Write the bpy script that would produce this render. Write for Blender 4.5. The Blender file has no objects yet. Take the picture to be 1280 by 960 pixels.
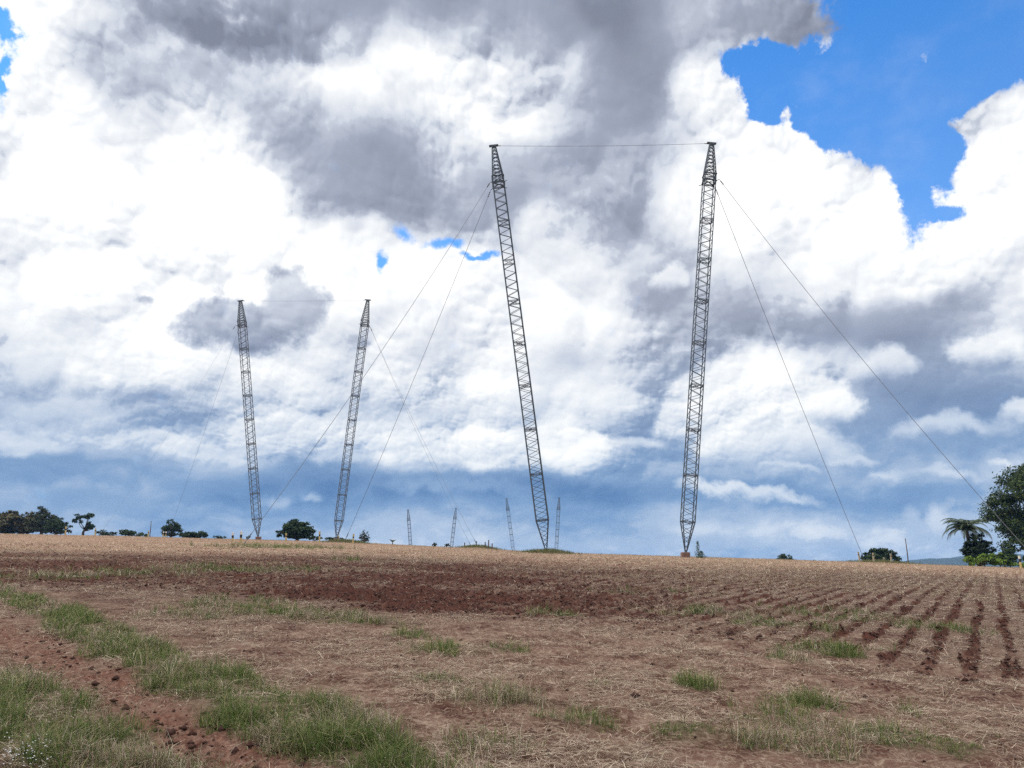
import bpy, math, random
import numpy as np
from mathutils import Vector, Matrix

SC = bpy.context.scene
COL = SC.collection
R = math.radians
# ------------------------------------------------------------------ camera model
F = 967.0                      # focal length in photo pixels (1280 wide)
HORIZON = 712.0
TH = math.atan((HORIZON - 480.0) / F)
EYE = 1.6
CT, ST = math.cos(TH), math.sin(TH)

def ray(px, py):
    xc, yc = (px - 640.0) / F, (480.0 - py) / F
    return Vector((xc, CT - yc * ST, ST + yc * CT))

def at(px, py, depth):
    """point seen at pixel px,py at forward distance depth"""
    d = ray(px, py)
    return Vector((0, 0, EYE)) + d * (depth / d.y)

def azel(px, py):
    d = ray(px, py).normalized()
    return math.atan2(d.x, d.y), math.asin(d.z)

SUN_EL, SUN_AZ = R(57), R(-74)        # sun to the left, a little ahead, high
HAZE_ON = True
# ------------------------------------------------------------------ node helper
class NT:
    """small wrapper: every call adds one node and returns an output socket"""
    def __init__(self, tree):
        self.t = tree
    def new(self, typ, **kw):
        n = self.t.nodes.new(typ)
        for k, v in kw.items():
            setattr(n, k, v)
        return n
    def put(self, sock, v):
        if isinstance(v, bpy.types.NodeSocket):
            self.t.links.new(v, sock)
        elif v is not None:
            sock.default_value = v
    def m(self, op, a, b=None, c=None, clamp=False):
        n = self.new('ShaderNodeMath', operation=op, use_clamp=clamp)
        for s, v in zip(n.inputs, (a, b, c)):
            self.put(s, v)
        return n.outputs[0]
    def v(self, op, a, b=None, scale=None):
        n = self.new('ShaderNodeVectorMath', operation=op)
        self.put(n.inputs[0], a)
        if b is not None:
            self.put(n.inputs[1], b)
        if scale is not None:
            self.put(n.inputs['Scale'], scale)
        return n.outputs['Value' if op in ('LENGTH', 'DOT_PRODUCT') else 'Vector']
    def xyz(self, x, y, z=0.0):
        n = self.new('ShaderNodeCombineXYZ')
        for s, v in zip(n.inputs, (x, y, z)):
            self.put(s, v)
        return n.outputs[0]
    def step(self, x, lo, hi, a=0.0, b=1.0, smooth=True):
        n = self.new('ShaderNodeMapRange', interpolation_type='SMOOTHSTEP' if smooth else 'LINEAR')
        for i, v in enumerate((x, lo, hi, a, b)):
            self.put(n.inputs[i], v)
        return n.outputs[0]
    def noise(self, vec, scale, detail=4.0, rough=0.5, dist=0.0, dim='3D', out=0, typ='FBM'):
        n = self.new('ShaderNodeTexNoise', noise_dimensions=dim, noise_type=typ)
        self.put(n.inputs['Vector'], vec)
        n.inputs['Scale'].default_value = scale
        n.inputs['Detail'].default_value = detail
        n.inputs['Roughness'].default_value = rough
        n.inputs['Distortion'].default_value = dist
        return n.outputs[out]
    def vor(self, vec, scale, detail=0.0, rough=0.5, feature='F1', dim='3D', smooth=0.5, out='Distance', rnd=1.0):
        n = self.new('ShaderNodeTexVoronoi', voronoi_dimensions=dim, feature=feature)
        n.normalize = True
        self.put(n.inputs['Vector'], vec)
        n.inputs['Scale'].default_value = scale
        n.inputs['Detail'].default_value = detail
        n.inputs['Roughness'].default_value = rough
        n.inputs['Randomness'].default_value = rnd
        if feature == 'SMOOTH_F1':
            n.inputs['Smoothness'].default_value = smooth
        return n.outputs[out]
    def mix(self, f, a, b, typ='MIX'):
        n = self.new('ShaderNodeMix', data_type='RGBA', blend_type=typ)
        self.put(n.inputs[0], f)
        self.put(n.inputs[6], a)
        self.put(n.inputs[7], b)
        return n.outputs[2]
    def rgb(self, *c):
        n = self.new('ShaderNodeRGB')
        n.outputs[0].default_value = (*c, 1.0)
        return n.outputs[0]

def lin(r, g, b):
    f = lambda c: (c / 255 / 12.92) if c <= 10.3 else ((c / 255 + 0.055) / 1.055) ** 2.4
    return (f(r), f(g), f(b))

# ------------------------------------------------------------------ world: Nishita sky with cumulus by direction
def build_world():
    w = bpy.data.worlds.new('World')
    SC.world = w
    w.use_nodes = True
    t = w.node_tree
    t.nodes.clear()
    n = NT(t)
    tc = n.new('ShaderNodeTexCoord').outputs['Generated']
    sep = n.new('ShaderNodeSeparateXYZ')
    n.put(sep.inputs[0], tc)
    az = n.m('ARCTAN2', sep.outputs[0], sep.outputs[1])
    el = n.m('ARCSINE', sep.outputs[2])
    elp = n.m('MAXIMUM', el, 0.0)
    P = n.xyz(az, el, 0.0)
    # cloud space: coarse puffs overhead, finer and flatter ones far off towards the horizon
    far = n.step(elp, 0.10, 0.36, 1.0, 0.0)
    QH = n.v('MULTIPLY', P, (1.0, 1.15, 1.0))
    QL = n.v('ADD', n.v('MULTIPLY', P, (1.7, 2.3, 1.0)), (7.3, 3.1, 0.0))
    HALF = (0.5, 0.5, 0.5)
    def shift(vec, src, scale, amp, detail, rough=0.55):
        c = n.v('SUBTRACT', n.noise(src, scale, detail, rough, dim='2D', out=1), HALF)
        return n.v('ADD', vec, n.v('MULTIPLY', c, (amp[0], amp[1], 0.0)))
    def both(f):
        return n.m('ADD', n.m('MULTIPLY', f(QH), n.m('SUBTRACT', 1.0, far)), n.m('MULTIPLY', f(QL), far))
    PW = shift(shift(P, P, 5.0, (0.13, 0.09), 2.0), P, 15.0, (0.034, 0.032), 4.0, 0.52)      # soft features
    PC = shift(shift(P, P, 9.0, (0.055, 0.045), 2.0), P, 30.0, (0.030, 0.026), 5.0, 0.6)   # crisp features
    def puffs(q):
        w = shift(q, q, 9.0, (0.10, 0.08), 4.0)
        return n.m('SUBTRACT', 0.62, n.vor(w, 11.0, 4.5, 0.68, 'F1', '2D'))
    PUFF = puffs(QH)

    chain = [0.0]
    parts = {}
    def xy(vec):
        # one blob after the other: z carries the running value, scaled to nothing, so few values are alive at once
        if vec not in parts:
            sp = n.new('ShaderNodeSeparateXYZ')
            n.put(sp.inputs[0], vec)
            parts[vec] = sp
        sp = parts[vec]
        return n.xyz(sp.outputs[0], sp.outputs[1], chain[0])
    def blob(vec, x, y, rx, ry, rot=0.0, soft=True):
        a0, e0 = azel(x, y)
        ax, ex = azel(x + 4, y)
        ay, ey = azel(x, y - 4)
        sx = math.hypot(ax - a0, ex - e0) / 4
        sy = math.hypot(ay - a0, ey - e0) / 4
        tilt = math.atan2(ex - e0, ax - a0)
        mp = n.new('ShaderNodeMapping', vector_type='TEXTURE')
        n.put(mp.inputs['Vector'], xy(vec))
        mp.inputs['Location'].default_value = (a0, e0, 0)
        mp.inputs['Rotation'].default_value = (0, 0, tilt - R(rot))
        mp.inputs['Scale'].default_value = (rx * sx, ry * sy, 1e9)
        g = n.new('ShaderNodeTexGradient', gradient_type='QUADRATIC_SPHERE' if soft else 'SPHERICAL')
        n.put(g.inputs[0], mp.outputs[0])
        return g.outputs['Fac']

    # ---- where the blue shows through
    hole = None
    for b in HOLES:
        g = n.m('MULTIPLY', blob(PC, *b, soft=False), 0.5 if b[2] < 45 else 1.0)
        hole = g if hole is None else n.m('SMOOTH_MAX', hole, g, 0.08)
        chain[0] = hole
    edge = n.m('MULTIPLY', n.m('SUBTRACT', n.noise(P, 34.0, 6.0, 0.68, dim='2D'), 0.5), 0.46)
    holef = n.m('MULTIPLY_ADD', n.m('MULTIPLY_ADD', PUFF, -0.34, edge), n.m('MULTIPLY', hole, 6.0, clamp=True), hole)
    hole_mask = n.step(holef, 0.03, 0.19)
    thin = None
    for b in THIN:
        g = blob(PC, *b, soft=False)
        thin = g if thin is None else n.m('MAXIMUM', thin, g)
        chain[0] = thin
    thin = n.m('MULTIPLY_ADD', n.m('MULTIPLY_ADD', PUFF, -0.5, n.m('MULTIPLY', edge, 1.6)), n.m('MULTIPLY', thin, 4.0, clamp=True), thin)
    hole_mask = n.m('MAXIMUM', hole_mask, n.step(thin, 0.10, 0.62))
    wisp = n.m('MULTIPLY', n.step(n.noise(n.v('MULTIPLY', P, (1.0, 1.6, 1.0)), 5.0, 7.0, 0.6, dim='2D'), 0.50, 0.80), 0.10)
    hole_mask = n.m('MULTIPLY', hole_mask, n.m('SUBTRACT', 1.0, wisp))
    rimf = None
    for b in RIMS:
        g = n.step(blob(PW, *b, soft=False), 0.0, 0.55)
        rimf = g if rimf is None else n.m('MAXIMUM', rimf, g)
        chain[0] = rimf
    rim = rimf                  # near a gap the cumulus is thin and bright

    # ---- light and shade of the cloud field
    L = None
    for b in SOFT:
        g = n.step(blob(PW, *b[:4], rot=b[4], soft=False), 0.0, 0.78, 0.0, b[5] * (0.70 if b[5] < 0 else 0.52))
        L = g if L is None else n.m('ADD', L, g)
        chain[0] = L
    base = n.new('ShaderNodeFloatCurve')
    n.put(base.inputs[1], n.m('MULTIPLY', elp, 1.0 / 1.4, clamp=True))
    cv = base.mapping.curves[0]
    for i, (e, val) in enumerate(BASE):
        if i < 2:
            cv.points[i].location = (e, val)
        else:
            cv.points.new(e, val)
    cv.points[0].location = BASE[0]; cv.points[1].location = BASE[1]
    base.mapping.update()
    L = n.m('ADD', L, base.outputs[0])
    # puffs lit from the upper left: difference of the same height field a little apart
    patchy = n.step(n.noise(P, 3.6, 3.0, 0.5, dim='2D'), 0.36, 0.62, 0.38, 1.0)
    def heap(q, octaves):
        h = None
        for sc, am in octaves:
            d = n.vor(n.v('ADD', q, (1.7 * sc, 2.3 * sc, 0.0)), sc, 0.0, 0.5, 'SMOOTH_F1' if sc < 15 else 'F1', '2D', 0.12)
            h = n.m('MULTIPLY', n.m('MULTIPLY', d, d), -am) if h is None else n.m('MULTIPLY_ADD', n.m('MULTIPLY', d, d), -am, h)
        return h
    def relief(q):
        qw = shift(shift(q, q, 4.0, (0.05, 0.05), 1.0), q, 24.0, (0.016, 0.015), 5.0, 0.62)
        big, small = ((4.6, 1.0), (10.0, 0.62)), ((21.0, 0.36), (44.0, 0.22), (90.0, 0.12))
        a = n.m('SUBTRACT', heap(qw, big), heap(n.v('ADD', qw, (-0.012, 0.022, 0.0)), big))
        b = n.m('SUBTRACT', heap(qw, small), heap(n.v('ADD', qw, (-0.004, 0.0075, 0.0)), small))
        return n.m('ADD', a, n.m('MULTIPLY', b, patchy))
    def tone(q):
        return n.m('SUBTRACT', n.noise(shift(q, q, 5.0, (0.07, 0.05), 3.0), 4.0, 7.0, 0.54, dim='2D'), 0.5)
    amt = n.step(elp, 0.05, 0.22, 0.12, 1.0)
    calm = n.step(L, 0.15, 0.75, 0.16, 1.0)              # the grey deck overhead is smooth
    amt = n.m('MULTIPLY', amt, calm)
    tex = n.m('MULTIPLY', both(relief), n.m('MULTIPLY', amt, TEX_AMT))
    tex2 = n.m('MULTIPLY', both(tone), n.m('MULTIPLY', n.m('MAXIMUM', amt, 0.4), 0.85))
    L = n.m('ADD', L, n.m('ADD', tex, tex2))
    # flat far layers above the horizon
    lay = n.noise(shift(n.v('MULTIPLY', P, (3.2, 15.0, 1.0)), P, 9.0, (0.5, 0.9), 4.0), 1.0, 6.0, 0.55, dim='2D')
    L = n.m('ADD', L, n.m('MULTIPLY', n.m('SUBTRACT', lay, 0.47), n.step(elp, 0.10, 0.30, 0.75, 0.0)))
    L = n.m('ADD', L, n.m('MULTIPLY', n.m('MULTIPLY', rim, 0.62), n.m('MAXIMUM', n.m('SUBTRACT', n.m('MULTIPLY_ADD', tex, 0.9, 0.95), L), 0.0)))
    # crisp, separately lit cloud heads and dark scraps
    # billow edges: the light side of a heap ends in a crisp scalloped line
    for lo, hi, am in ((0.66, 0.76, 0.13), (0.46, 0.57, 0.11)):
        e = n.step(n.m('ADD', L, n.m('MULTIPLY', n.m('MULTIPLY_ADD', PUFF, 0.55, edge), n.step(elp, 0.05, 0.2, 0.5, 1.0))), lo, hi, -am / 2, am / 2)
        L = n.m('MULTIPLY_ADD', e, calm, L)
    ragged = n.m('ADD', n.m('MULTIPLY', PUFF, 0.40), n.m('MULTIPLY', edge, 0.9))
    chain[0] = L
    for (x, y, rx, ry, rot, tgt, k) in CRISP:
        g = blob(PC, x, y, rx, ry, rot=rot, soft=False)
        mp = g.node.inputs[0].links[0].from_node
        sp = n.new('ShaderNodeSeparateXYZ')
        n.put(sp.inputs[0], mp.outputs[0])
        g = n.m('MULTIPLY_ADD', ragged, n.m('MULTIPLY', g, 5.0, clamp=True), g)
        mk = n.step(g, 0.16, 0.16 + k)
        if tgt > 0.6:                                    # bright heads fade into their own shade below
            mk = n.m('MULTIPLY', mk, n.step(sp.outputs[1], -0.75, 0.15))
        tg = n.m('ADD', tgt, n.m('MULTIPLY', n.m('ADD', tex, tex2), 0.8))
        L = n.m('ADD', n.m('MULTIPLY', L, n.m('SUBTRACT', 1.0, mk)), n.m('MULTIPLY', tg, mk))
        chain[0] = L
    # ---- colour: grey overhead, blue-grey low down
    def ramp(stops):
        r = n.new('ShaderNodeValToRGB')
        r.color_ramp.interpolation = 'B_SPLINE' if False else 'LINEAR'
        e = r.color_ramp.elements
        while len(e) < len(stops):
            e.new(0.5)
        for q, (p, c) in zip(e, stops):
            q.position = p
            q.color = (*c, 1)
        n.put(r.inputs[0], n.m('MULTIPLY', L, 1 / 1.2, clamp=True))
        return r.outputs[0]
    hi = ramp([(0.0, lin(132, 139, 157)), (0.25, lin(166, 174, 192)), (0.5, lin(207, 214, 227)), (0.75, lin(243, 246, 250)), (1.0, (1.18, 1.18, 1.16))])
    lo = ramp([(0.0, lin(82, 125, 178)), (0.25, lin(130, 164, 205)), (0.5, lin(188, 206, 229)), (0.75, lin(238, 244, 250)), (1.0, (1.12, 1.12, 1.10))])
    cloud = n.mix(n.step(elp, 0.06, 0.34), lo, hi)
    # ---- the clear sky
    sky = n.new('ShaderNodeTexSky', sky_type='NISHITA')
    sky.sun_disc = False
    sky.sun_elevation = SUN_EL
    sky.sun_rotation = SUN_AZ
    sky.altitude = 600
    sky.air_density = 1.0
    sky.dust_density = 0.4
    sky.ozone_density = 2.0
    blue = n.mix(1.0, sky.outputs[0], n.rgb(*SKY_TINT), 'MULTIPLY')
    over = n.step(elp, 0.74, 1.0, 10.0, 21.0)          # clouds above the view brightened to lift the light on the field
    blue = n.mix(n.step(elp, 0.36, 0.72, 0.14, 0.0), blue, n.rgb(6.0, 7.2, 9.0))
    cl10 = n.mix(1.0, cloud, n.xyz(over, over, over), 'MULTIPLY')
    final = n.mix(hole_mask, cl10, blue)
    # below the horizon: dim earth
    final = n.mix(n.step(el, -0.06, -0.01), n.rgb(1.6, 1.2, 1.0), final)
    bg = n.new('ShaderNodeBackground')
    bg.inputs['Strength'].default_value = 0.1
    n.put(bg.inputs[0], final)
    out = n.new('ShaderNodeOutputWorld')
    t.links.new(bg.outputs[0], out.inputs[0])
    w.cycles.sampling_method = 'MANUAL'
    w.cycles.sample_map_resolution = 512

SKY_TINT = (0.55, 1.62, 2.5)
# gaps of blue sky: photo position, radii, tilt
HOLES = [
    (1130, 10, 150, 70, 0), (1240, 30, 140, 90, 0), (990, 92, 120, 42, 12), (1090, 110, 140, 80, 20), (1070, 160, 120, 50, 28),
    (955, 110, 60, 42, 40), (1150, 190, 62, 70, 0), (1195, 100, 100, 70, -30), (1140, 260, 40, 66, 0), (1166, 268, 40, 22, 0), (1340, 30, 120, 90, -30),
    (-4, 30, 34, 60, -15), (-10, 95, 24, 40, 0),
]
# soft lights and darks: x, y, rx, ry, tilt, amount
SOFT = [
    # overhead grey deck
    (560, -20, 420, 120, 0, -0.60), (830, 20, 180, 110, 0, -0.34), (330, -40, 160, 60, 0, 0.15), (1000, 25, 130, 60, 0, -0.35),
    (170, 70, 150, 110, 20, -0.22), (250, 150, 170, 90, 30, -0.22), (430, 210, 230, 100, 25, -0.55), (560, 190, 190, 110, 10, -0.30),
    (770, 120, 160, 130, 60, -0.50), (690, 220, 110, 100, 0, -0.30), (610, 250, 90, 60, 0, -0.30),
    (560, 110, 150, 60, 0, 0.20), (330, 50, 140, 70, 0, 0.12), (700, 60, 60, 30, -30, 0.25),
    # bright cumulus left
    (150, 300, 330, 210, 0, 0.55), (60, 150, 120, 120, 0, 0.40), (380, 330, 250, 120, 20, 0.50), (250, 210, 160, 90, 30, 0.30),
    # middle
    (560, 390, 130, 110, 0, 0.25), (690, 400, 110, 130, 0, 0.40), (800, 310, 120, 90, 30, -0.35), (900, 380, 150, 90, 0, -0.42),
    (780, 220, 90, 60, 0, 0.15), (660, 300, 70, 60, 0, 0.20), (850, 455, 80, 50, 0, -0.20), (740, 470, 120, 60, 0, -0.12),
    (960, 210, 110, 130, 30, 0.45), (1060, 270, 110, 80, 30, 0.40), (930, 490, 120, 110, 0, 0.50), (1030, 510, 80, 60, 0, 0.25),
    # right
    (1240, 220, 130, 140, 0, 0.45), (1190, 320, 110, 60, 0, 0.25), (1150, 405, 200, 60, -8, -0.55), (1200, 480, 220, 110, 0, -0.38),
    (1100, 530, 250, 70, 0, -0.30), (1250, 410, 70, 50, 0, 0.30), (1010, 330, 80, 50, 0, -0.12),
    # left lower
    (100, 495, 220, 60, -5, -0.20), (250, 510, 120, 60, 0, -0.14), (60, 380, 120, 60, 0, 0.10), (170, 450, 130, 60, 0, 0.22), (360, 480, 120, 60, 0, 0.10),
    # low blue band and streaks
    (100, 582, 330, 36, 0, -0.28), (420, 605, 300, 34, 0, -0.26), (700, 614, 260, 28, 0, -0.24), (950, 575, 220, 36, 0, -0.18), (1220, 560, 160, 40, 0, -0.15),
    (420, 560, 200, 30, 0, 0.18), (590, 555, 140, 50, 0, 0.20), (720, 565, 80, 45, 0, 0.25),
    (1120, 655, 300, 60, 0, 0.15), (860, 668, 380, 46, 0, 0.08), (130, 640, 380, 60, 0, -0.16), (500, 600, 300, 34, 0, -0.12), (560, 665, 200, 30, 0, 0.10),
]
# base brightness by elevation (fraction of 0.7 rad)
BASE = [(e / 2, v) for e, v in ((0.0, 0.53), (0.06, 0.46), (0.12, 0.39), (0.19, 0.55), (0.26, 0.60), (0.38, 0.67), (0.58, 0.76), (0.8, 0.72), (1.0, 0.66), (1.2, 1.1), (2.0, 1.25))]  # overhead end, out of view, raised as well to light the ground
# crisp heads and scraps: x, y, rx, ry, tilt, brightness, edge softness
CRISP = [
    # cumulus heads of the middle distance, far ones first
    (60, 520, 110, 40, 0, 0.66, 0.5), (350, 545, 90, 30, 0, 0.72, 0.5), (470, 520, 70, 34, 0, 0.72, 0.5), (640, 520, 60, 30, 0, 0.78, 0.45),
    (560, 520, 60, 36, 0, 0.80, 0.4), (1010, 560, 90, 26, 0, 0.70, 0.5), (1180, 540, 90, 24, 0, 0.62, 0.6),
    (180, 470, 70, 50, 0, 0.95, 0.4), (100, 430, 80, 50, 0, 0.86, 0.5), (245, 450, 70, 45, 0, 0.92, 0.4), (500, 450, 70, 50, 0, 0.95, 0.4),
    (560, 440, 70, 60, 0, 0.90, 0.45), (690, 360, 80, 90, 0, 1.02, 0.45), (640, 470, 60, 40, 0, 0.86, 0.4), (715, 470, 70, 50, 0, 0.84, 0.5),
    (840, 350, 40, 30, 0, 0.85, 0.4), (920, 500, 80, 80, 0, 1.02, 0.4), (1035, 500, 66, 46, 0, 0.96, 0.35), (1000, 545, 80, 26, 0, 0.80, 0.5),
    (1110, 455, 60, 34, 0, 0.80, 0.5), (1245, 440, 60, 44, 0, 0.92, 0.45), (1190, 335, 70, 30, 0, 0.95, 0.5), (1265, 520, 40, 30, 0, 0.8, 0.5),
    (715, 562, 66, 40, 0, 0.99, 0.30), (590, 572, 56, 30, 0, 0.86, 0.4), (430, 575, 70, 18, 0, 0.66, 0.6),
    (305, 408, 108, 44, 8, 0.16, 0.45), (372, 375, 62, 50, 30, 0.34, 0.5), (176, 375, 16, 12, 0, 0.62, 0.6),
    (480, 542, 46, 18, 0, 0.80, 0.5), (662, 548, 44, 20, 0, 0.84, 0.5), (800, 560, 60, 16, 0, 0.76, 0.6), (880, 545, 56, 20, 0, 0.82, 0.5), (985, 590, 46, 9, 0, 0.70, 0.7),
    (1062, 572, 56, 12, 0, 0.72, 0.6), (1190, 592, 46, 11, 0, 0.66, 0.7), (200, 548, 70, 18, 0, 0.74, 0.6), (55, 560, 80, 15, -4, 0.66, 0.7), (290, 565, 60, 11, 0, 0.64, 0.7), (520, 588, 50, 9, 0, 0.6, 0.8),
    (620, 566, 40, 12, 0, 0.78, 0.5), (770, 500, 60, 30, 0, 0.86, 0.5), (610, 480, 50, 34, 0, 0.92, 0.45), (400, 500, 60, 26, 0, 0.84, 0.5), (300, 500, 50, 22, 0, 0.82, 0.5), (60, 460, 70, 34, 0, 0.84, 0.5),
    (930, 622, 110, 14, 5, 0.74, 0.6), (1110, 594, 40, 11, 0, 0.74, 0.8), (1166, 650, 22, 34, 30, 0.72, 0.8), (1130, 650, 24, 34, 0, 0.56, 0.7),
    (1258, 583, 18, 9, 0, 0.8, 0.8), (338, 628, 26, 16, 0, 0.5, 0.9), (375, 622, 20, 10, 0, 0.5, 0.9), (130, 625, 120, 20, -5, 0.34, 0.8), (560, 610, 120, 16, 0, 0.36, 0.7),
]
# sunlit cumulus walls round the gaps
RIMS = [(985, 190, 100, 120, 30), (1070, 260, 110, 80, 30), (1235, 220, 110, 110, -30), (70, 150, 110, 90, 0), (500, 340, 90, 50, 0), (570, 350, 80, 45, 0)]

TEX_AMT = 2.7

# thin places where some blue comes through
THIN = [(506, 286, 34, 22, 25), (560, 306, 46, 16, 0), (477, 328, 16, 24, 20), (600, 318, 30, 10, 0)]
# ------------------------------------------------------------------ tags
def tag(o, label=None, cat=None, group=None, kind=None):
    if label: o['label'] = label
    if cat: o['category'] = cat
    if group: o['group'] = group
    if kind: o['kind'] = kind
    return o

def link(name, me, parent=None, loc=None):
    o = bpy.data.objects.new(name, me)
    COL.objects.link(o)
    if parent is not None:
        o.parent = parent
    if loc is not None:
        o.location = loc
    return o

def empty(name, loc):
    o = bpy.data.objects.new(name, None)
    COL.objects.link(o)
    o.location = loc
    o.empty_display_size = 0.5
    return o

def np_mesh(name, verts, faces_flat, sizes, mat, smooth=False, attrs=None):
    """mesh straight from numpy arrays"""
    me = bpy.data.meshes.new(name)
    verts = np.asarray(verts, dtype=np.float32)
    faces_flat = np.asarray(faces_flat, dtype=np.int32)
    sizes = np.asarray(sizes, dtype=np.int32)
    me.vertices.add(len(verts))
    me.vertices.foreach_set('co', verts.ravel())
    me.loops.add(len(faces_flat))
    me.loops.foreach_set('vertex_index', faces_flat)
    me.polygons.add(len(sizes))
    st = np.zeros(len(sizes), dtype=np.int32)
    st[1:] = np.cumsum(sizes)[:-1]
    me.polygons.foreach_set('loop_start', st)
    if smooth:
        me.polygons.foreach_set('use_smooth', np.ones(len(sizes), dtype=bool))
    me.update(calc_edges=True)
    for nm, (kind, data) in (attrs or {}).items():
        a = me.attributes.new(nm, kind, 'POINT')
        d = np.asarray(data, dtype=np.float32)
        a.data.foreach_set('color' if kind == 'FLOAT_COLOR' else 'value', d.ravel())
    if mat is not None:
        me.materials.append(mat)
    return me

# ------------------------------------------------------------------ value noise in numpy
def _hash(ix, iy, seed):
    h = (ix.astype(np.int64) * 374761393 + iy.astype(np.int64) * 668265263 + seed * 1442695041) & 0xFFFFFFFF
    h = ((h ^ (h >> 13)) * 1274126177) & 0xFFFFFFFF
    return ((h ^ (h >> 16)) & 0xFFFF) / 65535.0

def vnoise(x, y, seed=0):
    ix, iy = np.floor(x), np.floor(y)
    fx, fy = x - ix, y - iy
    fx, fy = fx * fx * (3 - 2 * fx), fy * fy * (3 - 2 * fy)
    a, b = _hash(ix, iy, seed), _hash(ix + 1, iy, seed)
    c, d = _hash(ix, iy + 1, seed), _hash(ix + 1, iy + 1, seed)
    return (a * (1 - fx) + b * fx) * (1 - fy) + (c * (1 - fx) + d * fx) * fy

def fbm(x, y, oct=4, seed=0, rough=0.5):
    s, a, t = 0.0, 1.0, 0.0
    for k in range(oct):
        s = s + a * vnoise(x * 2 ** k + 17.3 * k, y * 2 ** k - 9.1 * k, seed + k)
        t += a
        a *= rough
    return s / t

def sstep(lo, hi, x):
    t = np.clip((x - lo) / (hi - lo), 0, 1)
    return t * t * (3 - 2 * t)

# ------------------------------------------------------------------ terrain: a convex field that crests 80-140 m away
_AZ, _RC, _E = [], [], []
for px, y, rc in ((-200, 666, 150), (0, 667, 150), (150, 670, 142), (320, 674.5, 132), (420, 677, 122), (520, 682, 112), (600, 686, 104), (683, 690.5, 96),
                  (780, 693.5, 92), (860, 696, 92), (960, 699, 96), (1080, 703, 102), (1180, 706.5, 106), (1280, 710, 110), (1400, 711, 110)):
    d = ray(px, y).normalized()
    _AZ.append(math.atan2(d.x, d.y))
    _RC.append(rc)
    _E.append(d.z / math.hypot(d.x, d.y))
_AZ, _RC, _E = map(np.array, (_AZ, _RC, _E))
# ease the ends towards a neutral slope behind the camera
_AZ = np.concatenate([[-math.pi, -1.4], _AZ, [1.4, math.pi]])
_RC = np.concatenate([[130, 145], _RC, [112, 130]])
_E = np.concatenate([[0.015, 0.035], _E, [0.0, 0.015]])

MOUNDS = []        # x, y, radius, height

def gz(x, y):
    x = np.asarray(x, dtype=float)
    y = np.asarray(y, dtype=float)
    r = np.hypot(x, y) + 1e-6
    az = np.arctan2(x, y)
    rc = np.interp(az, _AZ, _RC)
    e = np.interp(az, _AZ, _E)
    B = EYE / rc ** 2
    A = e + 2 * EYE / rc
    z = A * r - B * r * r
    lowest = -11.0
    z = np.where(r > rc, np.maximum(z, lowest + 3 * np.tanh((z - lowest) / 3) * (z > lowest)), z)
    for mx, my, mr, mh in MOUNDS:
        q = ((x - mx) ** 2 + (y - my) ** 2) / mr ** 2
        z = z + mh * np.exp(-q * 1.5)
    return z

def g0(x, y):
    return float(gz(x, y))

def ground_hit(px, py):
    """where the line of sight through a photo position meets the field"""
    d = ray(px, py)
    d = d / math.hypot(d.x, d.y)
    lo, hi = 2.0, None
    rr = np.geomspace(2.5, 140, 900)
    zz = gz(d.x * rr, d.y * rr) - (EYE + d.z * rr)
    k = np.argmax(zz > 0)
    if zz[k] <= 0:
        k = np.argmax(zz)
    return Vector((d.x * rr[k], d.y * rr[k], float(gz(d.x * rr[k], d.y * rr[k]))))

def path_world(pts):
    return np.array([ground_hit(*p)[:2] for p in pts])

def seg_dist(x, y, line):
    """distance to a polyline and the fraction along it"""
    best = np.full(np.shape(x), 1e9)
    frac = np.zeros(np.shape(x))
    n = len(line) - 1
    for k in range(n):
        a, b = line[k], line[k + 1]
        d = b - a
        t = np.clip(((x - a[0]) * d[0] + (y - a[1]) * d[1]) / (d @ d), 0, 1)
        dd = np.hypot(x - a[0] - t * d[0], y - a[1] - t * d[1])
        m = dd < best
        best = np.where(m, dd, best)
        frac = np.where(m, (k + t) / n, frac)
    return best, frac

# ------------------------------------------------------------------ lay of the land (all in metres on the ground)
ROW_AZ = R(31.3)
RX, RY = math.sin(ROW_AZ), math.cos(ROW_AZ)
def rowv(x, y):
    return x * RY - y * RX
ROW_P = .47
GRASS_A = path_world([(-60, 722), (40, 757), (120, 790), (205, 835), (300, 880), (390, 915), (470, 945), (540, 990)])
TRACK = path_world([(-40, 780), (60, 815), (150, 862), (230, 905), (300, 945), (360, 1000)])
GRASS_B = path_world([(-60, 850), (20, 880), (70, 920), (110, 965), (150, 1020)])
HEAD = path_world([(-400, 733), (60, 735), (200, 737), (330, 750), (540, 772), (700, 777), (870, 797), (1010, 822), (1110, 848), (1290, 858), (1500, 880)])
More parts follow.
